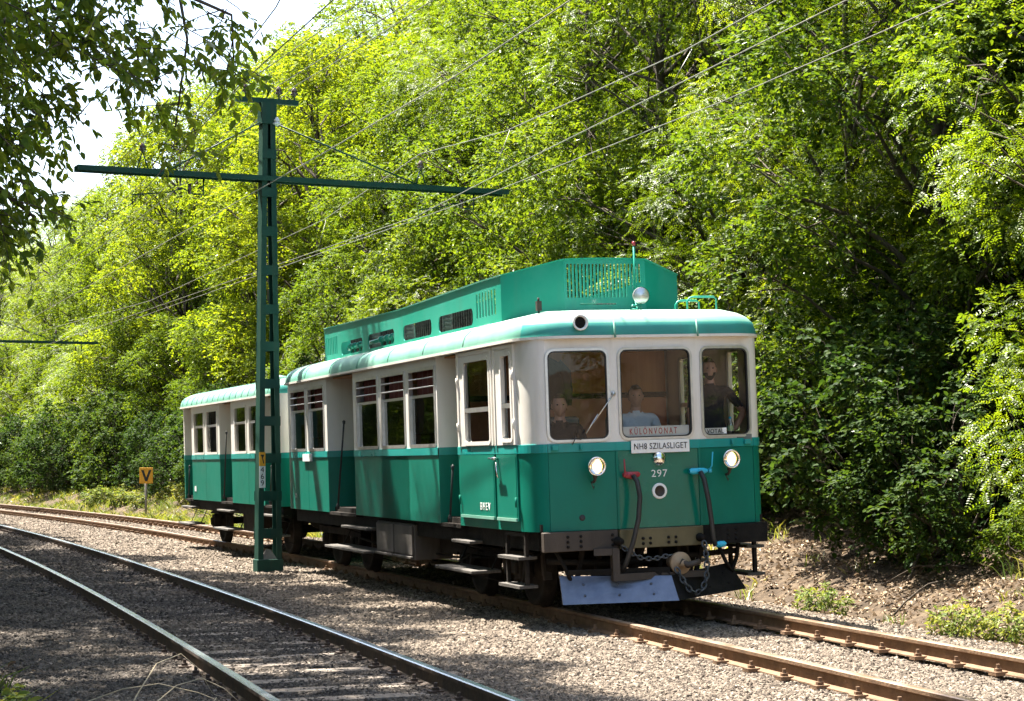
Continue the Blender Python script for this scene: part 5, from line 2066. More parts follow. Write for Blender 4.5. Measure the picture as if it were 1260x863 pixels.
# ------------------------------------------------------------------ overhead line masts and wires
def make_mast(loc, ang, plate=True, label='', group=None):
    e = tag(empty('overhead_line_mast', loc, ang), label, 'mast', group)
    H = 7.42
    wd = lambda z: 0.40 - (0.40 - 0.20) * z / H
    for s in (-1, 1):
        m = MB()
        n = 10
        for k in range(n):
            z0, z1 = H * k / n - (0.3 if k == 0 else 0), H * (k + 1) / n
            for (i0, i1, j0, j1) in ((0.0, 0.012, -0.10, 0.10), (0.012, 0.085, -0.10, -0.088), (0.012, 0.085, 0.088, 0.10)):
                vs = []
                for z in (z0, z1):
                    x = s * wd(max(z, 0)) / 2
                    for j in (j0, j1):
                        for i in (i0, i1):
                            vs.append((x - s * i, j, z))
                m.add(vs, [(0, 1, 3, 2), (4, 6, 7, 5), (0, 4, 5, 1), (2, 3, 7, 6), (0, 2, 6, 4), (1, 5, 7, 3)])
        m.build('leg', 'mast', e)
    z = 0.60
    while z < H - 0.3:
        for j in (-1, 1):
            m = MB()
            w_ = wd(z) / 2 + 0.006
            y0, y1 = sorted((j * 0.101, j * 0.112))
            m.box(-w_, w_, y0, y1, z - 0.075, z + 0.075)
            o = m.build('batten', 'mast', e)
        z += 0.59 if z < 4 else 0.62
    m = MB()
    m.box(-0.215, 0.215, -0.118, 0.118, -0.3, 0.20)
    bevel(m.build('base_collar', 'mast', e), 0.01)
    m = MB()
    m.add([(-0.15, -0.09, 0.15), (0.15, -0.09, 0.15), (0.15, 0.09, 0.15), (-0.15, 0.09, 0.15), (-0.03, 0, 0.36), (0.05, 0.01, 0.34)],
          [(0, 1, 5, 4), (1, 2, 5), (2, 3, 4, 5), (3, 0, 4)])
    m.build('concrete_core', 'concrete', e)
    m = MB()
    m.box(-0.12, 0.12, -0.125, 0.125, H - 0.32, H + 0.02)
    m.build('head_plate', 'mast', e)
    zr = 6.22
    m = MB()
    for j in (-1, 1):
        y0, y1 = sorted((j * 0.126, j * 0.136))
        m.box(-3.05, 4.22, y0 - 0.0, y1, zr - 0.04, zr + 0.04)
    m.box(-3.05, 4.22, -0.126, 0.126, zr + 0.036, zr + 0.044)
    m.build('crossarm', 'mast', e)
    m = MB()
    m.box(-0.52, 0.52, -0.04, 0.04, H + 0.02, H + 0.10)
    m.build('top_arm', 'mast', e)
    for x0, x1 in ((-0.1, -1.62), (0.1, 2.62)):
        m = MB()
        m.tube([(x0, 0, H - 0.28), (x1, 0, zr + 0.05)], 0.014, 6)
        m.build('tie_rod', 'mast', e)
    INS = [(0, 0.02), (0.02, 0.03), (0.03, 0.06), (0.05, 0.062), (0.065, 0.035), (0.08, 0.05), (0.10, 0.052), (0.12, 0.03), (0.14, 0.028), (0.15, 0.0)]
    for x, y in ((-0.36, -0.02), (0.20, 0.0), (0.46, 0.0)):
        m = MB()
        m.tube([(x, y, H + 0.08), (x, y, H + 0.17)], 0.013, 6)
        m.lathe((x, y, H + 0.16), (0, 0, 1), INS, 12, mi=1)
        m.build('insulator', ['mast', 'porcelain'], e)
    m = MB()
    m.lathe((0.12, -0.13, H - 0.36), (0, 0, 1), INS, 12, mi=0)
    m.build('insulator', 'white', e)
    for x, sg in ((-2.02, 1), (2.66, 1)):
        m = MB()
        m.tube([(x - 0.09, 0, zr + 0.05), (x, 0, zr + 0.33)], 0.010, 6)
        m.tube([(x + 0.09, 0, zr + 0.05), (x, 0, zr + 0.33)], 0.010, 6)
        m.lathe((x, 0, zr + 0.31), (0, 0, 1), INS, 12, mi=1)
        m.build('insulator', ['mast', 'porcelain'], e)
    for xb, xt in ((-1.05, -2.18), (3.62, 2.62)):
        m = MB()
        m.tube([(xb, 0, zr - 0.05), (xb, 0, zr - 0.30), (xb - 0.16, 0, zr - 0.30)], 0.014, 6)
        m.tube([(xb - 0.22, 0, zr - 0.30), (xb - 0.22, 0, zr - 0.14)], 0.03, 8, mi=1)
        m.tube([(xb - 0.16, 0, zr - 0.30), (xb - 0.32, 0, zr - 0.22), (xb - 0.6, 0, zr - 0.30), (xt, 0, zr - 0.36), (xt, 0, zr - 0.50)], 0.011, 6)
        m.build('steady_arm', ['mast', 'porcelain'], e)
    if plate:
        m = MB()
        m.box(-0.185, -0.085, -0.128, -0.122, 1.32, 1.66)
        np_ = m.build('number_plate', 'white', e)
        m = MB()
        m.box(-0.185, -0.085, -0.128, -0.122, 1.663, 1.88)
        yp = m.build('arrow_plate', 'yellow', e)
        for k, ch in enumerate('469'):
            t = link_mesh('digit', text_mesh(ch, 0.125, 'ink', 'digit'), np_)
            c = Vector((-0.135, -0.1295, 1.60 - k * 0.105))
            t.matrix_local = Matrix(((1, 0, 0, c.x), (0, 0, -1, c.y), (0, 1, 0, c.z), (0, 0, 0, 1)))
        m = MB()
        m.prism([(-0.165, -0.1295, 1.84), (-0.10, -0.1295, 1.84), (-0.125, -0.1295, 1.79), (-0.105, -0.1295, 1.70), (-0.12, -0.1295, 1.70), (-0.145, -0.1295, 1.80)], (0, -0.001, 0))
        m.build('arrow', 'ink', yp)
    return e


MA = R(26.0)
make_mast((-3.874, 30.164, -0.14), MA, True, 'green lattice mast with crossarm and number plate 469 between the tracks')
make_mast((-19.25, 69.3, -0.14), R(29), False, 'far green mast whose crossarm reaches over the distant bend')


def wire(name, pts, r, mat, label, group=None, sag=0.0):
    m = MB()
    path = []
    for i in range(len(pts) - 1):
        a, b = Vector(pts[i]), Vector(pts[i + 1])
        n = max(2, int((b - a).length / 3))
        for k in range(n):
            t = k / n
            q = a.lerp(b, t)
            q.z -= sag * 4 * t * (1 - t) * min(1, (b - a).length / 38)
            path.append(q)
    path.append(Vector(pts[-1]))
    m.tube(path, r, 5)
    o = m.build(name, mat, None)
    tag(o, label, 'wire', group)
    return o


wire('contact_wire', [(10.6, -8, 5.6), (2.98, 16.58, 5.6), (0.10, 25.75, 5.6), (-1.55, 31.2, 5.6), (-17.9, 69.4, 5.6), (-31, 96, 5.6)], 0.0066, 'wire_bright', 'contact wire above the middle of the train track')
wire('messenger_wire', [(9.5, -8, 6.5), (2.6, 18.0, 5.97), (1.9, 20.6, 6.02), (-0.06, 27.0, 6.27), (-1.49, 31.3, 6.65), (-3.6, 36.6, 6.25), (-9.5, 50, 5.85), (-16.9, 70.5, 6.65), (-31, 96, 6.1)], 0.0066, 'wire_bright', 'sagging messenger wire over the train on the right-hand insulator')
wire('contact_wire', [(5.5, -8, 5.6), (-1.53, 16.4, 5.6), (-2.82, 19.95, 5.6), (-5.82, 29.2, 5.6), (-21.9, 68.2, 5.6), (-36, 96, 5.6)], 0.0066, 'wire', 'contact wire above the empty track, held under the left crossarm')
wire('messenger_wire', [(4.5, -8, 6.6), (-2.26, 18.3, 6.0), (-4.18, 25.1, 6.2), (-5.67, 29.3, 6.65), (-13.5, 49, 5.9), (-21.1, 68.6, 6.5), (-36, 96, 6.0)], 0.0072, 'wire', 'messenger wire on the left insulator above the empty track')
cM, sM = math.cos(MA), math.sin(MA)
for x, lb in ((-0.36, 'upper feeder wire on the single left insulator of the mast top'), (0.20, 'upper feeder wire on the middle insulator of the mast top'), (0.46, 'upper feeder wire on the outer right insulator of the mast top')):
    p = Vector((-3.874 + x * cM, 30.164 + x * sM, 7.61))
    q = Vector((-19.25 + x * cM, 69.3 + x * sM, 7.61))
    wire('feeder_wire', [p + Vector((13.0, -36.5, 0)), p, q, q + Vector((-13, 27, 0))], 0.0066, 'wire', lb, sag=0.55)
wire('feeder_wire', [(9.0, -8, 5.7), (0.515, 15.66, 5.4), (-0.55, 18.8, 5.4), (-2.29, 23.46, 5.42), (-3.51, 26.72, 5.45), (-19.7, 69.0, 5.6)], 0.0072, 'wire_bright', 'bright wire passing in front of the mast between both tracks')
wire('telephone_wire', [(11.5, -8, 5.5), (3.74, 15.8, 5.4), (2.3, 20.2, 5.4), (-0.3, 27.5, 5.45), (-10.5, 53, 5.6)], 0.006, 'wire_bright', 'thin outer wire running along the forest side of the train track')
# droppers between contact wire and messenger
for k, (a, b) in enumerate((((1.75, 20.3, 5.6), (1.98, 20.4, 6.0)), ((-0.25, 26.9, 5.6), (0.0, 26.8, 6.25)), ((-3.7, 36.3, 5.6), (-3.55, 36.5, 6.25)))):
    m = MB()
    m.tube([a, b], 0.005, 4)
    tag(m.build('dropper_wire', 'wire', None), 'short dropper between the contact and messenger wires of the train track', 'wire', 'catenary droppers')

# yellow V board beside the track
vs_ = tag(empty('speed_board', (-12.15, 63.2, float(ground_z(-12.15, 63.2))), R(18)), 'yellow square board with black letter V on a post', 'sign')
m = MB()
m.tube([(0, 0.03, -0.2), (0, 0.03, 1.62)], 0.04, 8)
m.build('post', 'concrete', vs_)
m = MB()
m.box(-0.22, 0.22, -0.03, -0.012, 1.12, 1.64)
pl_ = bevel(m.build('plate', 'yellow', vs_), 0.004)
m = MB()
for s in (-1, 1):
    m.prism([(s * 0.165, -0.033, 1.56), (s * 0.085, -0.033, 1.56), (s * -0.005, -0.033, 1.30), (s * 0.0, -0.033, 1.19), (s * 0.035, -0.033, 1.19)], (0, -0.002 - 0.001 * (s > 0), 0))
m.build('letter', 'ink', pl_)
# ------------------------------------------------------------------ trees and shrubs
def unit(v):
    return v / np.maximum(np.linalg.norm(v, axis=-1, keepdims=True), 1e-9)


def frames(d, up):
    """orthonormal frames: x along d, z close to up"""
    d = unit(d)
    s = unit(np.cross(up, d))
    n = np.cross(d, s)
    return d, s, n


LEAF6 = np.array([(0, 0, 0), (0.30, 0.30, 0.05), (0.68, 0.25, 0.04), (1, 0, -0.10), (0.68, -0.25, 0.04), (0.30, -0.30, 0.05)])
LEAF6_F = [(0, 3, 2, 1), (0, 5, 4, 3)]


def place(tpl, pos, d, up, size, width=1.0):
    x, y, z = frames(d, up)
    t = tpl[None] * size[:, None, None]
    return (pos[:, None] + t[..., 0:1] * x[:, None] + t[..., 1:2] * width * y[:, None] + t[..., 2:3] * z[:, None])


def leaves_on_twigs(rng, tp, td, twl, kind, per, size, spread=1.0, droop=0.3):
    """tp, td: twig bases and directions. returns V (n,k,3), faces, tint"""
    n = len(tp)
    up = np.array([0, 0, 1.0])
    idx = np.repeat(np.arange(n), per)
    fr = np.tile((np.arange(per) + 0.5) / per, n) + rng.uniform(-0.08, 0.08, n * per)
    bend = np.zeros((n * per, 3))
    bend[:, 2] = -0.35 * fr ** 2 * twl[idx]
    base = tp[idx] + td[idx] * (fr * twl[idx])[:, None] + bend
    side = unit(np.cross(td[idx], up[None]) + rng.normal(0, 0.15, (n * per, 3)))
    sgn = np.where(np.tile(np.arange(per) % 2, n) == 0, 1.0, -1.0)
    ld = td[idx] * rng.uniform(0.3, 0.9, (n * per, 1)) + side * (sgn * rng.uniform(0.5, 1.0, n * per) * spread)[:, None] + rng.normal(0, 0.28, (n * per, 3))
    ld[:, 2] -= droop * rng.uniform(0.3, 1.4, n * per)
    ld = unit(ld)
    nup = unit(up[None] * 0.9 + rng.normal(0, 0.42, (n * per, 3)) + td[idx] * 0.35)
    tw_t = rng.uniform(0.1, 0.8, n)[idx]
    if kind == 'pinnate':
        # compound leaf: leaflets along a drooping rachis
        LN = 6
        L = size * rng.uniform(3.6, 5.4, n * per)
        x, y, z = frames(ld, nup)
        P_, D_, U_, S_ = [], [], [], []
        for j in range(LN):
            f = (j + 0.6) / LN
            c = base + x * (L * f)[:, None] + z * (-0.22 * L * f * f)[:, None]
            for s in (-1, 1):
                P_.append(c)
                D_.append(unit(y * s + x * 0.35 - z * 0.18 + rng.normal(0, 0.1, (n * per, 3))))
                U_.append(z + rng.normal(0, 0.15, (n * per, 3)))
                S_.append(size * (1.0 - 0.35 * abs(f - 0.45)) * rng.uniform(0.85, 1.1, n * per))
        P_, D_, U_, S_ = np.concatenate(P_), np.concatenate(D_), np.concatenate(U_), np.concatenate(S_)
        tpl = np.array([(0, 0, 0), (0.55, 0.24, 0.03), (1, 0, -0.05), (0.55, -0.24, 0.03)])
        V = place(tpl, P_, D_, U_, S_)
        tint = np.tile(np.clip(tw_t * 0.55 + rng.normal(0.22, 0.12, n * per), 0, 1), LN * 2)
        return V, [(0, 1, 2, 3)], tint
    S_ = size * rng.uniform(0.65, 1.25, n * per)
    V = place(LEAF6, base, ld, nup, S_, {'broad': 1.0, 'maple': 1.3, 'narrow': 0.75}[kind])
    tint = np.clip(tw_t * 0.5 + rng.normal(0.25, 0.16, n * per), 0, 1)
    return V, LEAF6_F, tint


def gen_tree(seed, H, Rr, base, kind, ntw, per, size, nl, mat, lobe=(0.55, 1.0), trunk_r=0.14, twl=(0.18, 0.42), lean=0.0, shrub=False, taper=0.75):
    rng = np.random.default_rng(seed)
    rnd = random.Random(seed)
    # lobes of foliage
    lob = []
    for k in range(nl):
        zn = (k + 0.5) / nl
        zn = min(max(zn + rnd.uniform(-0.06, 0.06), 0.0), 1.0)
        prof = math.sin(math.pi * min(max(zn * taper + (1 - taper) * 0.62 + 0.05, 0.02), 0.98)) ** 0.6
        rr_ = Rr * prof * math.sqrt(rnd.uniform(0.18, 1.0))
        th = k * 2.39996 + rnd.uniform(-0.5, 0.5)
        rl = rnd.uniform(*lobe) * (0.75 + 0.25 * prof)
        lob.append((rr_ * math.cos(th), rr_ * math.sin(th), base + (H - base - rl * 0.6) * zn, rl))
    lob = np.array(lob)
    # trunk and limbs
    m = MB()
    top = H * 0.86
    tx, ty = rnd.uniform(-0.35, 0.35), rnd.uniform(-0.35, 0.35)
    tpath = []
    stems = 1 if not shrub else 4

    def trunk_at(z):
        f = z / top
        return Vector((tx * math.sin(f * 2.2) + lean * f * f, ty * math.sin(f * 2.7), z))
    if not shrub:
        zs = [-0.3 + (top + 0.3) * k / 9 for k in range(10)]
        m.tube([trunk_at(max(z, 0)) if z > 0 else Vector((0, 0, z)) for z in zs], [trunk_r * (1.25 if k == 0 else 1) * (1 - 0.88 * k / 9) for k in range(10)], 8)
    for i, (lx, ly, lz, rl) in enumerate(lob):
        r_ = math.hypot(lx, ly)
        z0 = min(max(lz - r_ * 0.75 - 0.3, 0.25 if not shrub else 0.0), top * 0.97)
        s = trunk_at(z0) if not shrub else Vector((rnd.uniform(-0.15, 0.15), rnd.uniform(-0.15, 0.15), -0.1))
        e = Vector((lx, ly, lz))
        mid = s.lerp(e, 0.5) + Vector((rnd.uniform(-0.15, 0.15), rnd.uniform(-0.15, 0.15), 0.18 * r_ * 0.5))
        br = 0.010 + 0.021 * (rl / 0.8) * (1 if not shrub else 0.45)
        wob = 0.07 + 0.05 * r_
        jit = lambda: Vector((rnd.gauss(0, 0.5), rnd.gauss(0, 0.5), rnd.gauss(0, 0.45))) * wob
        q1, q2 = s.lerp(mid, 0.55) + jit(), mid.lerp(e, 0.5) + jit()
        mid = mid + jit()
        m.tube([s, q1, mid, q2, e], [br * 1.7, br * 1.3, br, br * 0.7, br * 0.35], 5, caps=False)
        for k in range(4):
            d = Vector((rnd.gauss(0, 1), rnd.gauss(0, 1), rnd.gauss(0.3, 0.8))).normalized()
            m.tube([mid.lerp(e, rnd.uniform(0.4, 1.0)), e + d * rl * 0.5, e + d * rl * 0.95], [br * 0.45, br * 0.3, 0.003], 4, caps=False)
    tm = m.mesh('trunk', 'bark')
    # twigs
    wgt = lob[:, 3] ** 2
    li = rng.choice(len(lob), ntw, p=wgt / wgt.sum())
    dr = rng.normal(0, 1, (ntw, 3))
    outw = unit(np.stack([lob[li, 0], lob[li, 1], np.zeros(ntw)], 1) + 1e-6)
    dr = unit(unit(dr) + outw * 0.35 + np.array([0, 0, 0.28]))
    rad = lob[li, 3] * (0.45 + 0.55 * rng.uniform(0, 1, ntw) ** 0.5)
    tp = lob[li, :3] + dr * rad[:, None] * np.array([1, 1, 0.72])
    td = unit(dr * 0.9 + rng.normal(0, 0.45, (ntw, 3)) + np.array([0, 0, -0.12]))
    tl = rng.uniform(*twl, ntw)
    V, F, tint = leaves_on_twigs(rng, tp, td, tl, kind, per, size)
    # leaves of one lobe share a tone
    cm = fast_mesh('crown', V, F, [mat], tint)
    return tm, cm


SPECIES = {
    'rob_a': gen_tree(11, 13.0, 3.0, 2.2, 'pinnate', 2900, 4, 0.047, 48, 'leaf_rob', (0.6, 1.05), 0.16, (0.25, 0.5)),
    'rob_b': gen_tree(12, 11.0, 2.8, 1.2, 'pinnate', 2900, 4, 0.046, 44, 'leaf_rob', (0.55, 1.0), 0.14, (0.25, 0.5)),
    'broad_a': gen_tree(13, 13.5, 3.2, 1.6, 'broad', 7000, 10, 0.083, 56, 'leaf_broad', (0.55, 1.0), 0.18),
    'broad_b': gen_tree(14, 10.5, 2.9, 0.8, 'broad', 6600, 10, 0.078, 52, 'leaf_broad', (0.5, 0.95), 0.15),
    'yel_a': gen_tree(15, 12.5, 3.0, 1.5, 'broad', 6200, 10, 0.083, 50, 'leaf_yel', (0.55, 1.0), 0.16),
    'canopy': gen_tree(23, 16.0, 4.0, 7.6, 'broad', 6500, 8, 0.10, 26, 'leaf_broad', (0.7, 1.15), 0.2, (0.2, 0.5)),
    'mid_a': gen_tree(16, 6.6, 2.2, 0.4, 'broad', 4200, 9, 0.074, 36, 'leaf_broad', (0.4, 0.8), 0.09),
    'mid_rob': gen_tree(17, 6.2, 2.1, 0.5, 'pinnate', 1500, 4, 0.046, 28, 'leaf_rob', (0.45, 0.8), 0.08, (0.22, 0.42)),
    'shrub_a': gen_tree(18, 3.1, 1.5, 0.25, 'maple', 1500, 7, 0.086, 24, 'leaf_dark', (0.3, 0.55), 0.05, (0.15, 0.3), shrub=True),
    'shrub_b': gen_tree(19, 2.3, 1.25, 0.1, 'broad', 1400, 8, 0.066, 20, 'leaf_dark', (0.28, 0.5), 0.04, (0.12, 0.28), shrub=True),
    'shrub_c': gen_tree(20, 1.3, 0.8, 0.05, 'narrow', 600, 8, 0.070, 10, 'leaf_broad', (0.2, 0.36), 0.02, (0.12, 0.25), shrub=True),
}
KIND = {
    'rob_a': ('robinia_tree', 'tall feathery robinia tree', 'tree'),
    'rob_b': ('robinia_tree', 'low-branched feathery robinia tree', 'tree'),
    'broad_a': ('broadleaf_tree', 'tall glossy-leaved broadleaf tree', 'tree'),
    'broad_b': ('broadleaf_tree', 'dense low-branched broadleaf tree', 'tree'),
    'yel_a': ('yellowing_tree', 'tall tree with yellowing leaves', 'tree'),
    'canopy': ('canopy_tree', 'tall bare-stemmed tree with high spreading crown', 'tree'),
    'mid_a': ('young_tree', 'young small-leaved broadleaf tree', 'tree'),
    'mid_rob': ('young_robinia', 'young robinia with fern-like leaves', 'tree'),
    'shrub_a': ('shrub', 'large-leaved shade-darkened shrub', 'shrub'),
    'shrub_b': ('shrub', 'low dense small-leaved shrub', 'shrub'),
    'shrub_c': ('bush', 'small narrow-leaved bush', 'shrub'),
}
prnd = random.Random(21)


def zone(y):
    for lim, t in ((19, 'right of the railcar front'), (25, 'behind the railcar cab'), (32, 'behind the railcar roof cowl'), (41, 'behind the trailer car'),
                   (52, 'just beyond the trailer car'), (64, 'between trailer car and V board'), (80, 'beyond the yellow V board')):
        if y < lim:
            return t
    return 'at the far bend of the track'


def plant(sp, x, y, sc_=1.0, where='', group='', rz=None, tilt=0.0, dz=0.0):
    tm, cm = SPECIES[sp]
    nm, lb, cat = KIND[sp]
    e = empty(nm, (x, y, float(ground_z(x, y)) + dz), prnd.uniform(0, 6.28) if rz is None else rz)
    e.rotation_euler[0] = prnd.uniform(-0.05, 0.05) + tilt
    e.rotation_euler[1] = prnd.uniform(-0.05, 0.05)
    e.scale = (sc_ * prnd.uniform(0.92, 1.08), sc_ * prnd.uniform(0.92, 1.08), sc_ * prnd.uniform(0.93, 1.07))
    tag(e, lb + ' ' + (where + ' ' + zone(y) if group.startswith('=') else where), cat, (group.strip('=') + ', ' + nm.replace('_', ' ') + 's') if group.startswith('=') else group)
    link_mesh('trunk', tm, e)
    link_mesh('crown', cm, e)
    return e


def along(y, n):
    p = track_point(CA, y, n)
    return p.x, p.y


# rows of the forest right of the train track
def row(y0, y1, step, n0, n1, choices, s0, s1, where, group, far=0.0):
    y = y0
    while y < y1:
        x_, y_ = along(y + prnd.uniform(-0.35, 0.35) * step, prnd.uniform(n0, n1))
        k = 1 + far * min(max((y - 18) / 15, 0), 1) * min(max((94 - y) / 14, 0), 1)
        plant(prnd.choice(choices), x_, y_, prnd.uniform(s0, s1) * k, where, '=' + group)
        y += step * prnd.uniform(0.8, 1.2) * (1 if y < 60 else 1.3)


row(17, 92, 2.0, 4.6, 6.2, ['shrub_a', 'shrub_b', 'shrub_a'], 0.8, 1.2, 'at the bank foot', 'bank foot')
row(15, 95, 2.7, 6.4, 8.4, ['mid_a', 'mid_a', 'mid_rob'], 0.85, 1.15, 'on the bank', 'on the bank')
row(21.0, 40, 3.4, 5.8, 7.0, ['rob_a', 'broad_a', 'rob_a'], 0.86, 0.98, 'overhanging the track', 'overhanging the track')
row(12, 100, 3.1, 8.6, 11.0, ['rob_b', 'broad_b', 'broad_b', 'yel_a', 'rob_b'], 0.9, 1.1, 'in the forest edge', 'forest edge', 0.18)
row(10, 120, 3.0, 12.0, 14.5, ['rob_a', 'broad_a', 'broad_a', 'yel_a', 'rob_a'], 0.95, 1.12, 'behind the forest edge', 'behind the forest edge', 0.30)
row(8, 140, 3.3, 16.0, 19.0, ['broad_a', 'broad_a', 'rob_a'], 1.0, 1.15, 'deep in the forest', 'deep in the forest', 0.30)
# trees left of the empty track, outside the picture, whose shade falls on the rails
def lrow(y0, y1, step, n0, n1, choices, s0, s1, where, group):
    y = y0
    while y < y1:
        p = track_point(CB, y + prnd.uniform(-0.3, 0.3) * step, prnd.uniform(n0, n1))
        plant(prnd.choice(choices), p.x, p.y, prnd.uniform(s0, s1), where, group)
        y += step * prnd.uniform(0.85, 1.15)


lrow(10, 100, 5.2, -5.0, -3.9, ['canopy'], 0.95, 1.08, 'left of the empty track', 'canopy trees left of the empty track')
for y_, n_c in ((32.0, -4.1),):
    p = track_point(CB, y_, n_c)
    plant('canopy', p.x, p.y, 1.24, 'reaching widest over the tracks', 'widest canopy tree')
lrow(2, 110, 3.2, -9.0, -6.8, ['mid_a', 'shrub_a', 'mid_a'], 0.9, 1.1, 'in the thicket left of the empty track', 'thicket left of the empty track')
lrow(-14, 120, 5.0, -12.5, -9.0, ['broad_a', 'rob_a'], 0.9, 1.05, 'far left of the empty track', 'trees far left of the railway')
for (x, y) in ((-4, -16), (18, -12), (19, -4), (20, 4)):
    plant('broad_a', x, y, 1.0, 'behind the photographer', 'trees behind the photographer')


plant('rob_b', 6.9, 19.4, 0.86, 'leaning over the litter bank right of the railcar front', 'lone robinia on the bank')


# overhanging tree at the upper left, close to the camera
def near_tree():
    rng = np.random.default_rng(5)
    rnd = random.Random(5)
    bx, by = -5.4, 9.4
    bz = float(ground_z(bx, by))
    e = tag(empty('overhanging_tree', (bx, by, bz)), 'dark leafy tree overhanging the upper left corner with hanging sprigs', 'tree')
    O_ = Vector((bx, by, bz))

    def W_(u, v, y):
        return Vector(((u - 630) / F_PX * y, y, CAM_H + (HOR - v) / F_PX * y)) - O_
    m = MB()
    m.tube([(0, 0, -0.3), (0.1, 0.05, 1.5), (0.3, 0.1, 3.0), (0.35, 0.2, 5.0), (0.2, 0.3, 7.5)], [0.2, 0.16, 0.14, 0.1, 0.03], 8)
    limbs = [[(0.3, 0.1, 2.9), W_(-120, 60, 9.6), W_(60, -5, 9.7), W_(150, 90, 9.9)],
             [(0.32, 0.15, 3.6), W_(-60, -90, 9.3), W_(130, -60, 9.4), W_(285, 10, 9.6), W_(288, 80, 9.7)],
             [(0.25, 0.1, 2.3), W_(-150, 200, 9.2), W_(-20, 210, 9.3), W_(40, 260, 9.3)],
             [(0.33, 0.2, 4.2), W_(0, -200, 10.2), W_(200, -130, 10.4), W_(230, 40, 10.2), W_(215, 150, 10.2)],
             [(0.2, 0.1, 2.0), W_(-160, 330, 10.4), W_(-40, 250, 10.6), W_(10, 300, 10.4)]]
    for l in limbs:
        m.tube(l, [0.05, 0.03, 0.018, 0.008, 0.005][:len(l)], 5)
    tw = []
    # (u, v, spread u, spread v, y, count)
    for (u, v, su, sv, y, n) in ((-10, 40, 70, 60, 9.4, 150), (70, 20, 60, 40, 9.6, 110), (10, 150, 40, 60, 9.3, 120), (-30, 250, 45, 50, 9.6, 110), (150, 30, 50, 30, 9.8, 50),
                                  (60, 120, 30, 25, 9.5, 36), (85, 185, 14, 16, 9.5, 10), (140, 75, 22, 18, 9.6, 24), (170, 70, 26, 30, 9.9, 26), (205, 55, 30, 30, 9.8, 24),
                                  (190, 130, 26, 14, 10.1, 22), (220, 165, 16, 18, 10.2, 16), (245, 60, 22, 30, 9.7, 14), (285, 30, 22, 24, 9.6, 20), (292, 75, 12, 20, 9.6, 10), (290, 110, 7, 8, 9.6, 5),
                                  (15, 285, 26, 14, 9.4, 22), (60, 240, 20, 14, 9.4, 12), (310, 5, 20, 14, 9.5, 12), (-60, -60, 90, 50, 9.0, 160), (120, -60, 90, 40, 9.6, 120), (-110, 150, 60, 90, 9.2, 200)):
        for k in range(n):
            if rnd.random() < (0.40 if u < 110 else 0.52):
                continue
            q = W_(rnd.gauss(u, su * 0.6), rnd.gauss(v, sv * 0.6), y + rnd.gauss(0, 0.28))
            tw.append(q)
    for l in limbs:
        for k in range(len(l) - 1):
            a_, b_ = Vector(l[k]), Vector(l[k + 1])
            for j in range(5 if k else 3):
                q = a_.lerp(b_, rnd.random()) + Vector((rnd.gauss(0, 0.10), rnd.gauss(0, 0.10), rnd.gauss(-0.06, 0.10)))
                tw.append(q)
    arm_end = W_(85, 203, 9.5)
    tw = [q for q in tw if (Vector((q.x, 0, q.z)) - Vector((arm_end.x, 0, arm_end.z))).length > 0.13 or q.x < arm_end.x - 0.05]
    lim, low = W_(306, 0, 9.6).x, W_(0, 112, 9.6).z
    tw = [q for q in tw if q.x < lim and not (q.z < low and q.x > W_(262, 0, 9.6).x)]
    tp = np.array([tuple(q) for q in tw])
    td = unit(rng.normal(0, 0.6, (len(tp), 3)) + np.array([0.45, 0.0, -0.45]))
    V, F, tint = leaves_on_twigs(rng, tp, td, rng.uniform(0.10, 0.24, len(tp)), 'narrow', 9, 0.062, 0.9, 0.6)
    for q, d in zip(tp, td):
        if rnd.random() < 0.6:
            m.tube([Vector(q) - Vector(d) * 0.12, Vector(q), Vector(q) + Vector(d) * 0.18 + Vector((0, 0, -0.02))], [0.004, 0.003, 0.002], 3, caps=False)
    o = m.build('trunk', 'bark', e)
    link_mesh('crown', fast_mesh('crown', V, F, ['leaf_near'], tint), e)


near_tree()
# ------------------------------------------------------------------ leaf litter, grass, weeds, fallen twigs
def scatter_ground(rng, n, y0, y1, n0, n1, curve=CA, near=1.6):
    f = rng.uniform(0, 1, n) ** near
    y = y0 + (y1 - y0) * f
    off = n0 + (n1 - n0) * rng.uniform(0, 1, n)
    s = csl(curve, y)
    k = 1 / np.sqrt(1 + s * s)
    x = cx(curve, y) + off * k
    yy = y - off * s * k
    return x, yy, ground_z(x, yy)


def make_litter():
    rng = np.random.default_rng(31)
    xs = [scatter_ground(rng, 38000, 11, 45, 2.0, 6.5), scatter_ground(rng, 2500, 45, 85, 2.4, 6.0), scatter_ground(rng, 5000, 9, 40, -5.5, -1.7, CB)]
    x, y, z = (np.concatenate(a) for a in zip(*xs))
    keep = hash_noise(x * 1.1, y * 1.1) + rng.uniform(-0.5, 0.5, len(x)) > -0.35
    x, y, z = x[keep], y[keep], z[keep]
    n = len(x)
    pos = np.stack([x, y, z + rng.uniform(0.004, 0.03, n)], 1)
    d = unit(np.stack([rng.normal(0, 1, n), rng.normal(0, 1, n), rng.normal(0, 0.25, n)], 1))
    up = unit(np.stack([rng.normal(0, 0.4, n), rng.normal(0, 0.4, n), np.ones(n)], 1))
    tpl = LEAF6 * np.array([1, 1, 3.0])
    V = place(tpl, pos, d, up, rng.uniform(0.035, 0.085, n))
    o = link_mesh('leaf_litter', fast_mesh('leaf_litter', V, LEAF6_F, ['litter'], rng.uniform(0, 1, n)))
    tag(o, 'dry brown leaf litter covering the bank and the track edges', kind='stuff')


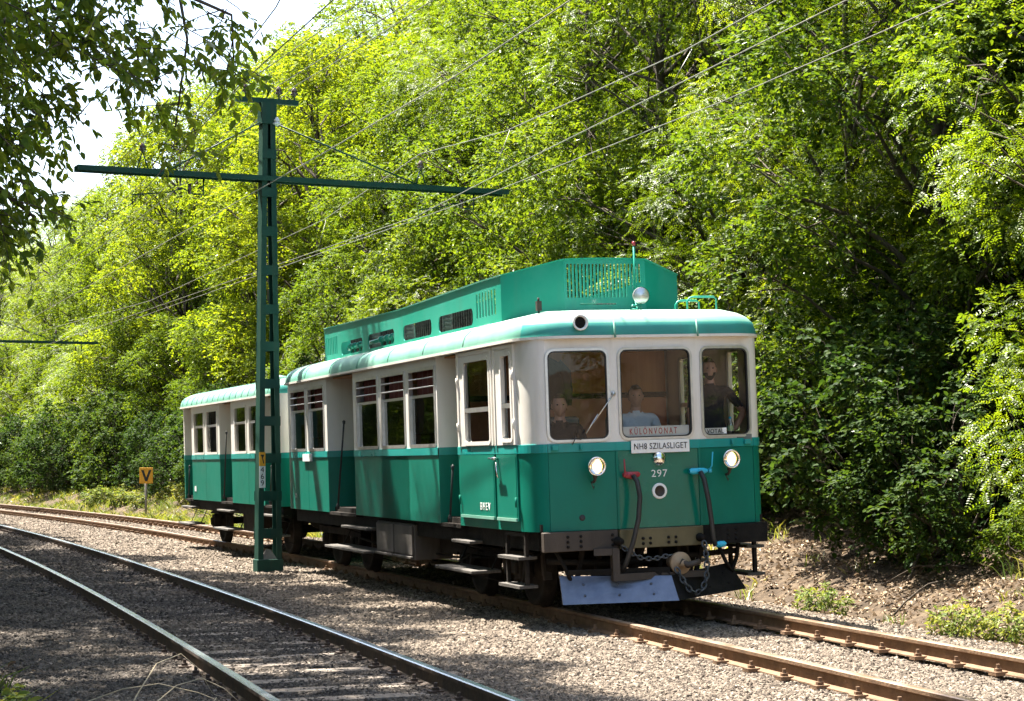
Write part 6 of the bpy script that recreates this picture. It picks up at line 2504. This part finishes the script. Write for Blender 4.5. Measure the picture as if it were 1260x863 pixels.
def make_grass():
    rng = np.random.default_rng(32)
    P_ = []
    for (n, a) in ((260, (11, 48, 2.5, 5.8, CA)), (2600, (42, 90, 2.2, 5.5, CA)), (300, (9, 34, -5.5, -2.4, CB))):
        x, y, z = scatter_ground(rng, n, *a)
        w_ = hash_noise(x * 0.9 + 3, y * 0.9)
        k = w_ + rng.uniform(-0.4, 0.4, n) > -0.12
        P_.append(np.stack([x[k], y[k], z[k]], 1))
    c = np.concatenate(P_)
    per = 16
    b = np.repeat(c, per, 0) + rng.normal(0, 0.07, (len(c) * per, 3)) * np.array([1, 1, 0])
    b[:, 2] = ground_z(b[:, 0], b[:, 1]) - 0.01
    n = len(b)
    h = np.repeat(rng.uniform(0.10, 0.38, len(c)), per) * rng.uniform(0.6, 1.2, n)
    d = unit(np.stack([rng.normal(0, 0.45, n), rng.normal(0, 0.45, n), np.ones(n)], 1))
    s = unit(np.cross(d, rng.normal(0, 1, (n, 3))))
    wd = rng.uniform(0.004, 0.009, n)[:, None]
    be = unit(np.stack([d[:, 0], d[:, 1], np.zeros(n)], 1) + 1e-6)
    m_ = b + d * (h * 0.55)[:, None]
    t_ = b + d * (h * 0.95)[:, None] + be * (h * 0.35)[:, None] - np.array([0, 0, 1.0]) * (h * 0.10)[:, None]
    V = np.stack([b - s * wd, b + s * wd, m_ + s * wd * 0.8, t_, m_ - s * wd * 0.8], 1)
    me = fast_mesh('grass', V, [(0, 1, 2, 3, 4)], ['weed'], np.clip(np.repeat(rng.uniform(0, 1, len(c)), per) + rng.normal(0, 0.15, n), 0, 1))
    tag(link_mesh('grass', me), 'tufts of yellowish grass on the bank beside the track', kind='stuff')


make_litter()
make_grass()

WEED = gen_tree(41, 0.55, 0.42, 0.02, 'narrow', 130, 7, 0.085, 9, 'weed', (0.10, 0.20), 0.01, (0.08, 0.2), shrub=True)
SPECIES['weed'] = WEED
KIND['weed'] = ('weed_plant', 'low yellow-green weed', 'weed')
for i, (x, y, s, w_) in enumerate(((4.30, 18.6, 0.6, 'at the ballast edge right of the railcar front'), (4.72, 18.3, 0.62, 'beside a larger weed right of the railcar front'), (5.35, 18.9, 0.6, 'on the upper bank right of the railcar front'),
                                (3.5, 22.0, 0.6, 'close behind the plough blade'),
                                (-9.5, 61, 1.0, ''), (-10.6, 63, 1.1, ''), (-12.9, 66, 1.0, ''), (-8.3, 58, 1.1, ''), (-11.6, 65.5, 1.0, ''), (-7.4, 56.5, 1.0, ''), (-14.2, 69, 1.2, ''), (-15.5, 71.5, 1.2, ''))):
    plant('weed', x, y, s, w_ or 'in the grass near the V board', 'weeds on the bank')
for (x, y, s, w_) in ((-3.35, 11.35, 0.9, 'in the shade left of the empty track'),):
    plant('weed', x, y, s, w_, 'weeds left of the empty track')
for i, (x, y, s) in enumerate(((6.0, 21.5, 0.8), (6.6, 20.3, 0.8), (5.2, 23.4, 0.7))):
    plant('shrub_c', x, y, s, 'on the litter right of the railcar front', 'small bushes on the bank')

# dry stalks and fallen branches
srnd = random.Random(9)


def stalk(x, y, ang, L, h, r, label, cat='twig', name='dry_stalk', group=None, mat='stalk'):
    m = MB()
    pts = []
    for k in range(7):
        t = k / 6
        px, py = x + math.cos(ang) * L * t + srnd.uniform(-0.02, 0.02), y + math.sin(ang) * L * t + srnd.uniform(-0.02, 0.02)
        pts.append((px, py, float(ground_z(px, py)) + 0.015 + h * math.sin(math.pi * min(t * 1.1, 1)) ** 1.2))
    m.tube(pts, [r * (1 - 0.75 * k / 6) for k in range(7)], 5)
    o = m.build(name, mat, None)
    tag(o, label, cat, group)


for (x, y, a, L, h) in ((-2.6, 12.6, 1.2, 1.5, 0.42), (-2.5, 12.3, 0.9, 1.3, 0.3), (-3.2, 13.2, 0.2, 1.5, 0.2), (-1.95, 11.9, 1.4, 0.7, 0.25), (-3.3, 12.5, 0.5, 1.1, 0.15)):
    stalk(x, y, a, L, h, 0.006, 'dry bent stalk lying on the ballast left of the empty track', group='dry stalks by the empty track')
for (x, y, a, L, h, r) in ((4.6, 22.5, 0.9, 1.7, 0.25, 0.025), (5.2, 22.0, 2.4, 1.3, 0.15, 0.018), (6.2, 19.5, 0.8, 1.2, 0.35, 0.010), (4.2, 21.4, 0.3, 1.0, 0.1, 0.014)):
    stalk(x, y, a, L, h, r, 'fallen dead branch on the leaf litter of the bank', 'branch', 'fallen_branch', 'fallen branches on the bank', 'bark')
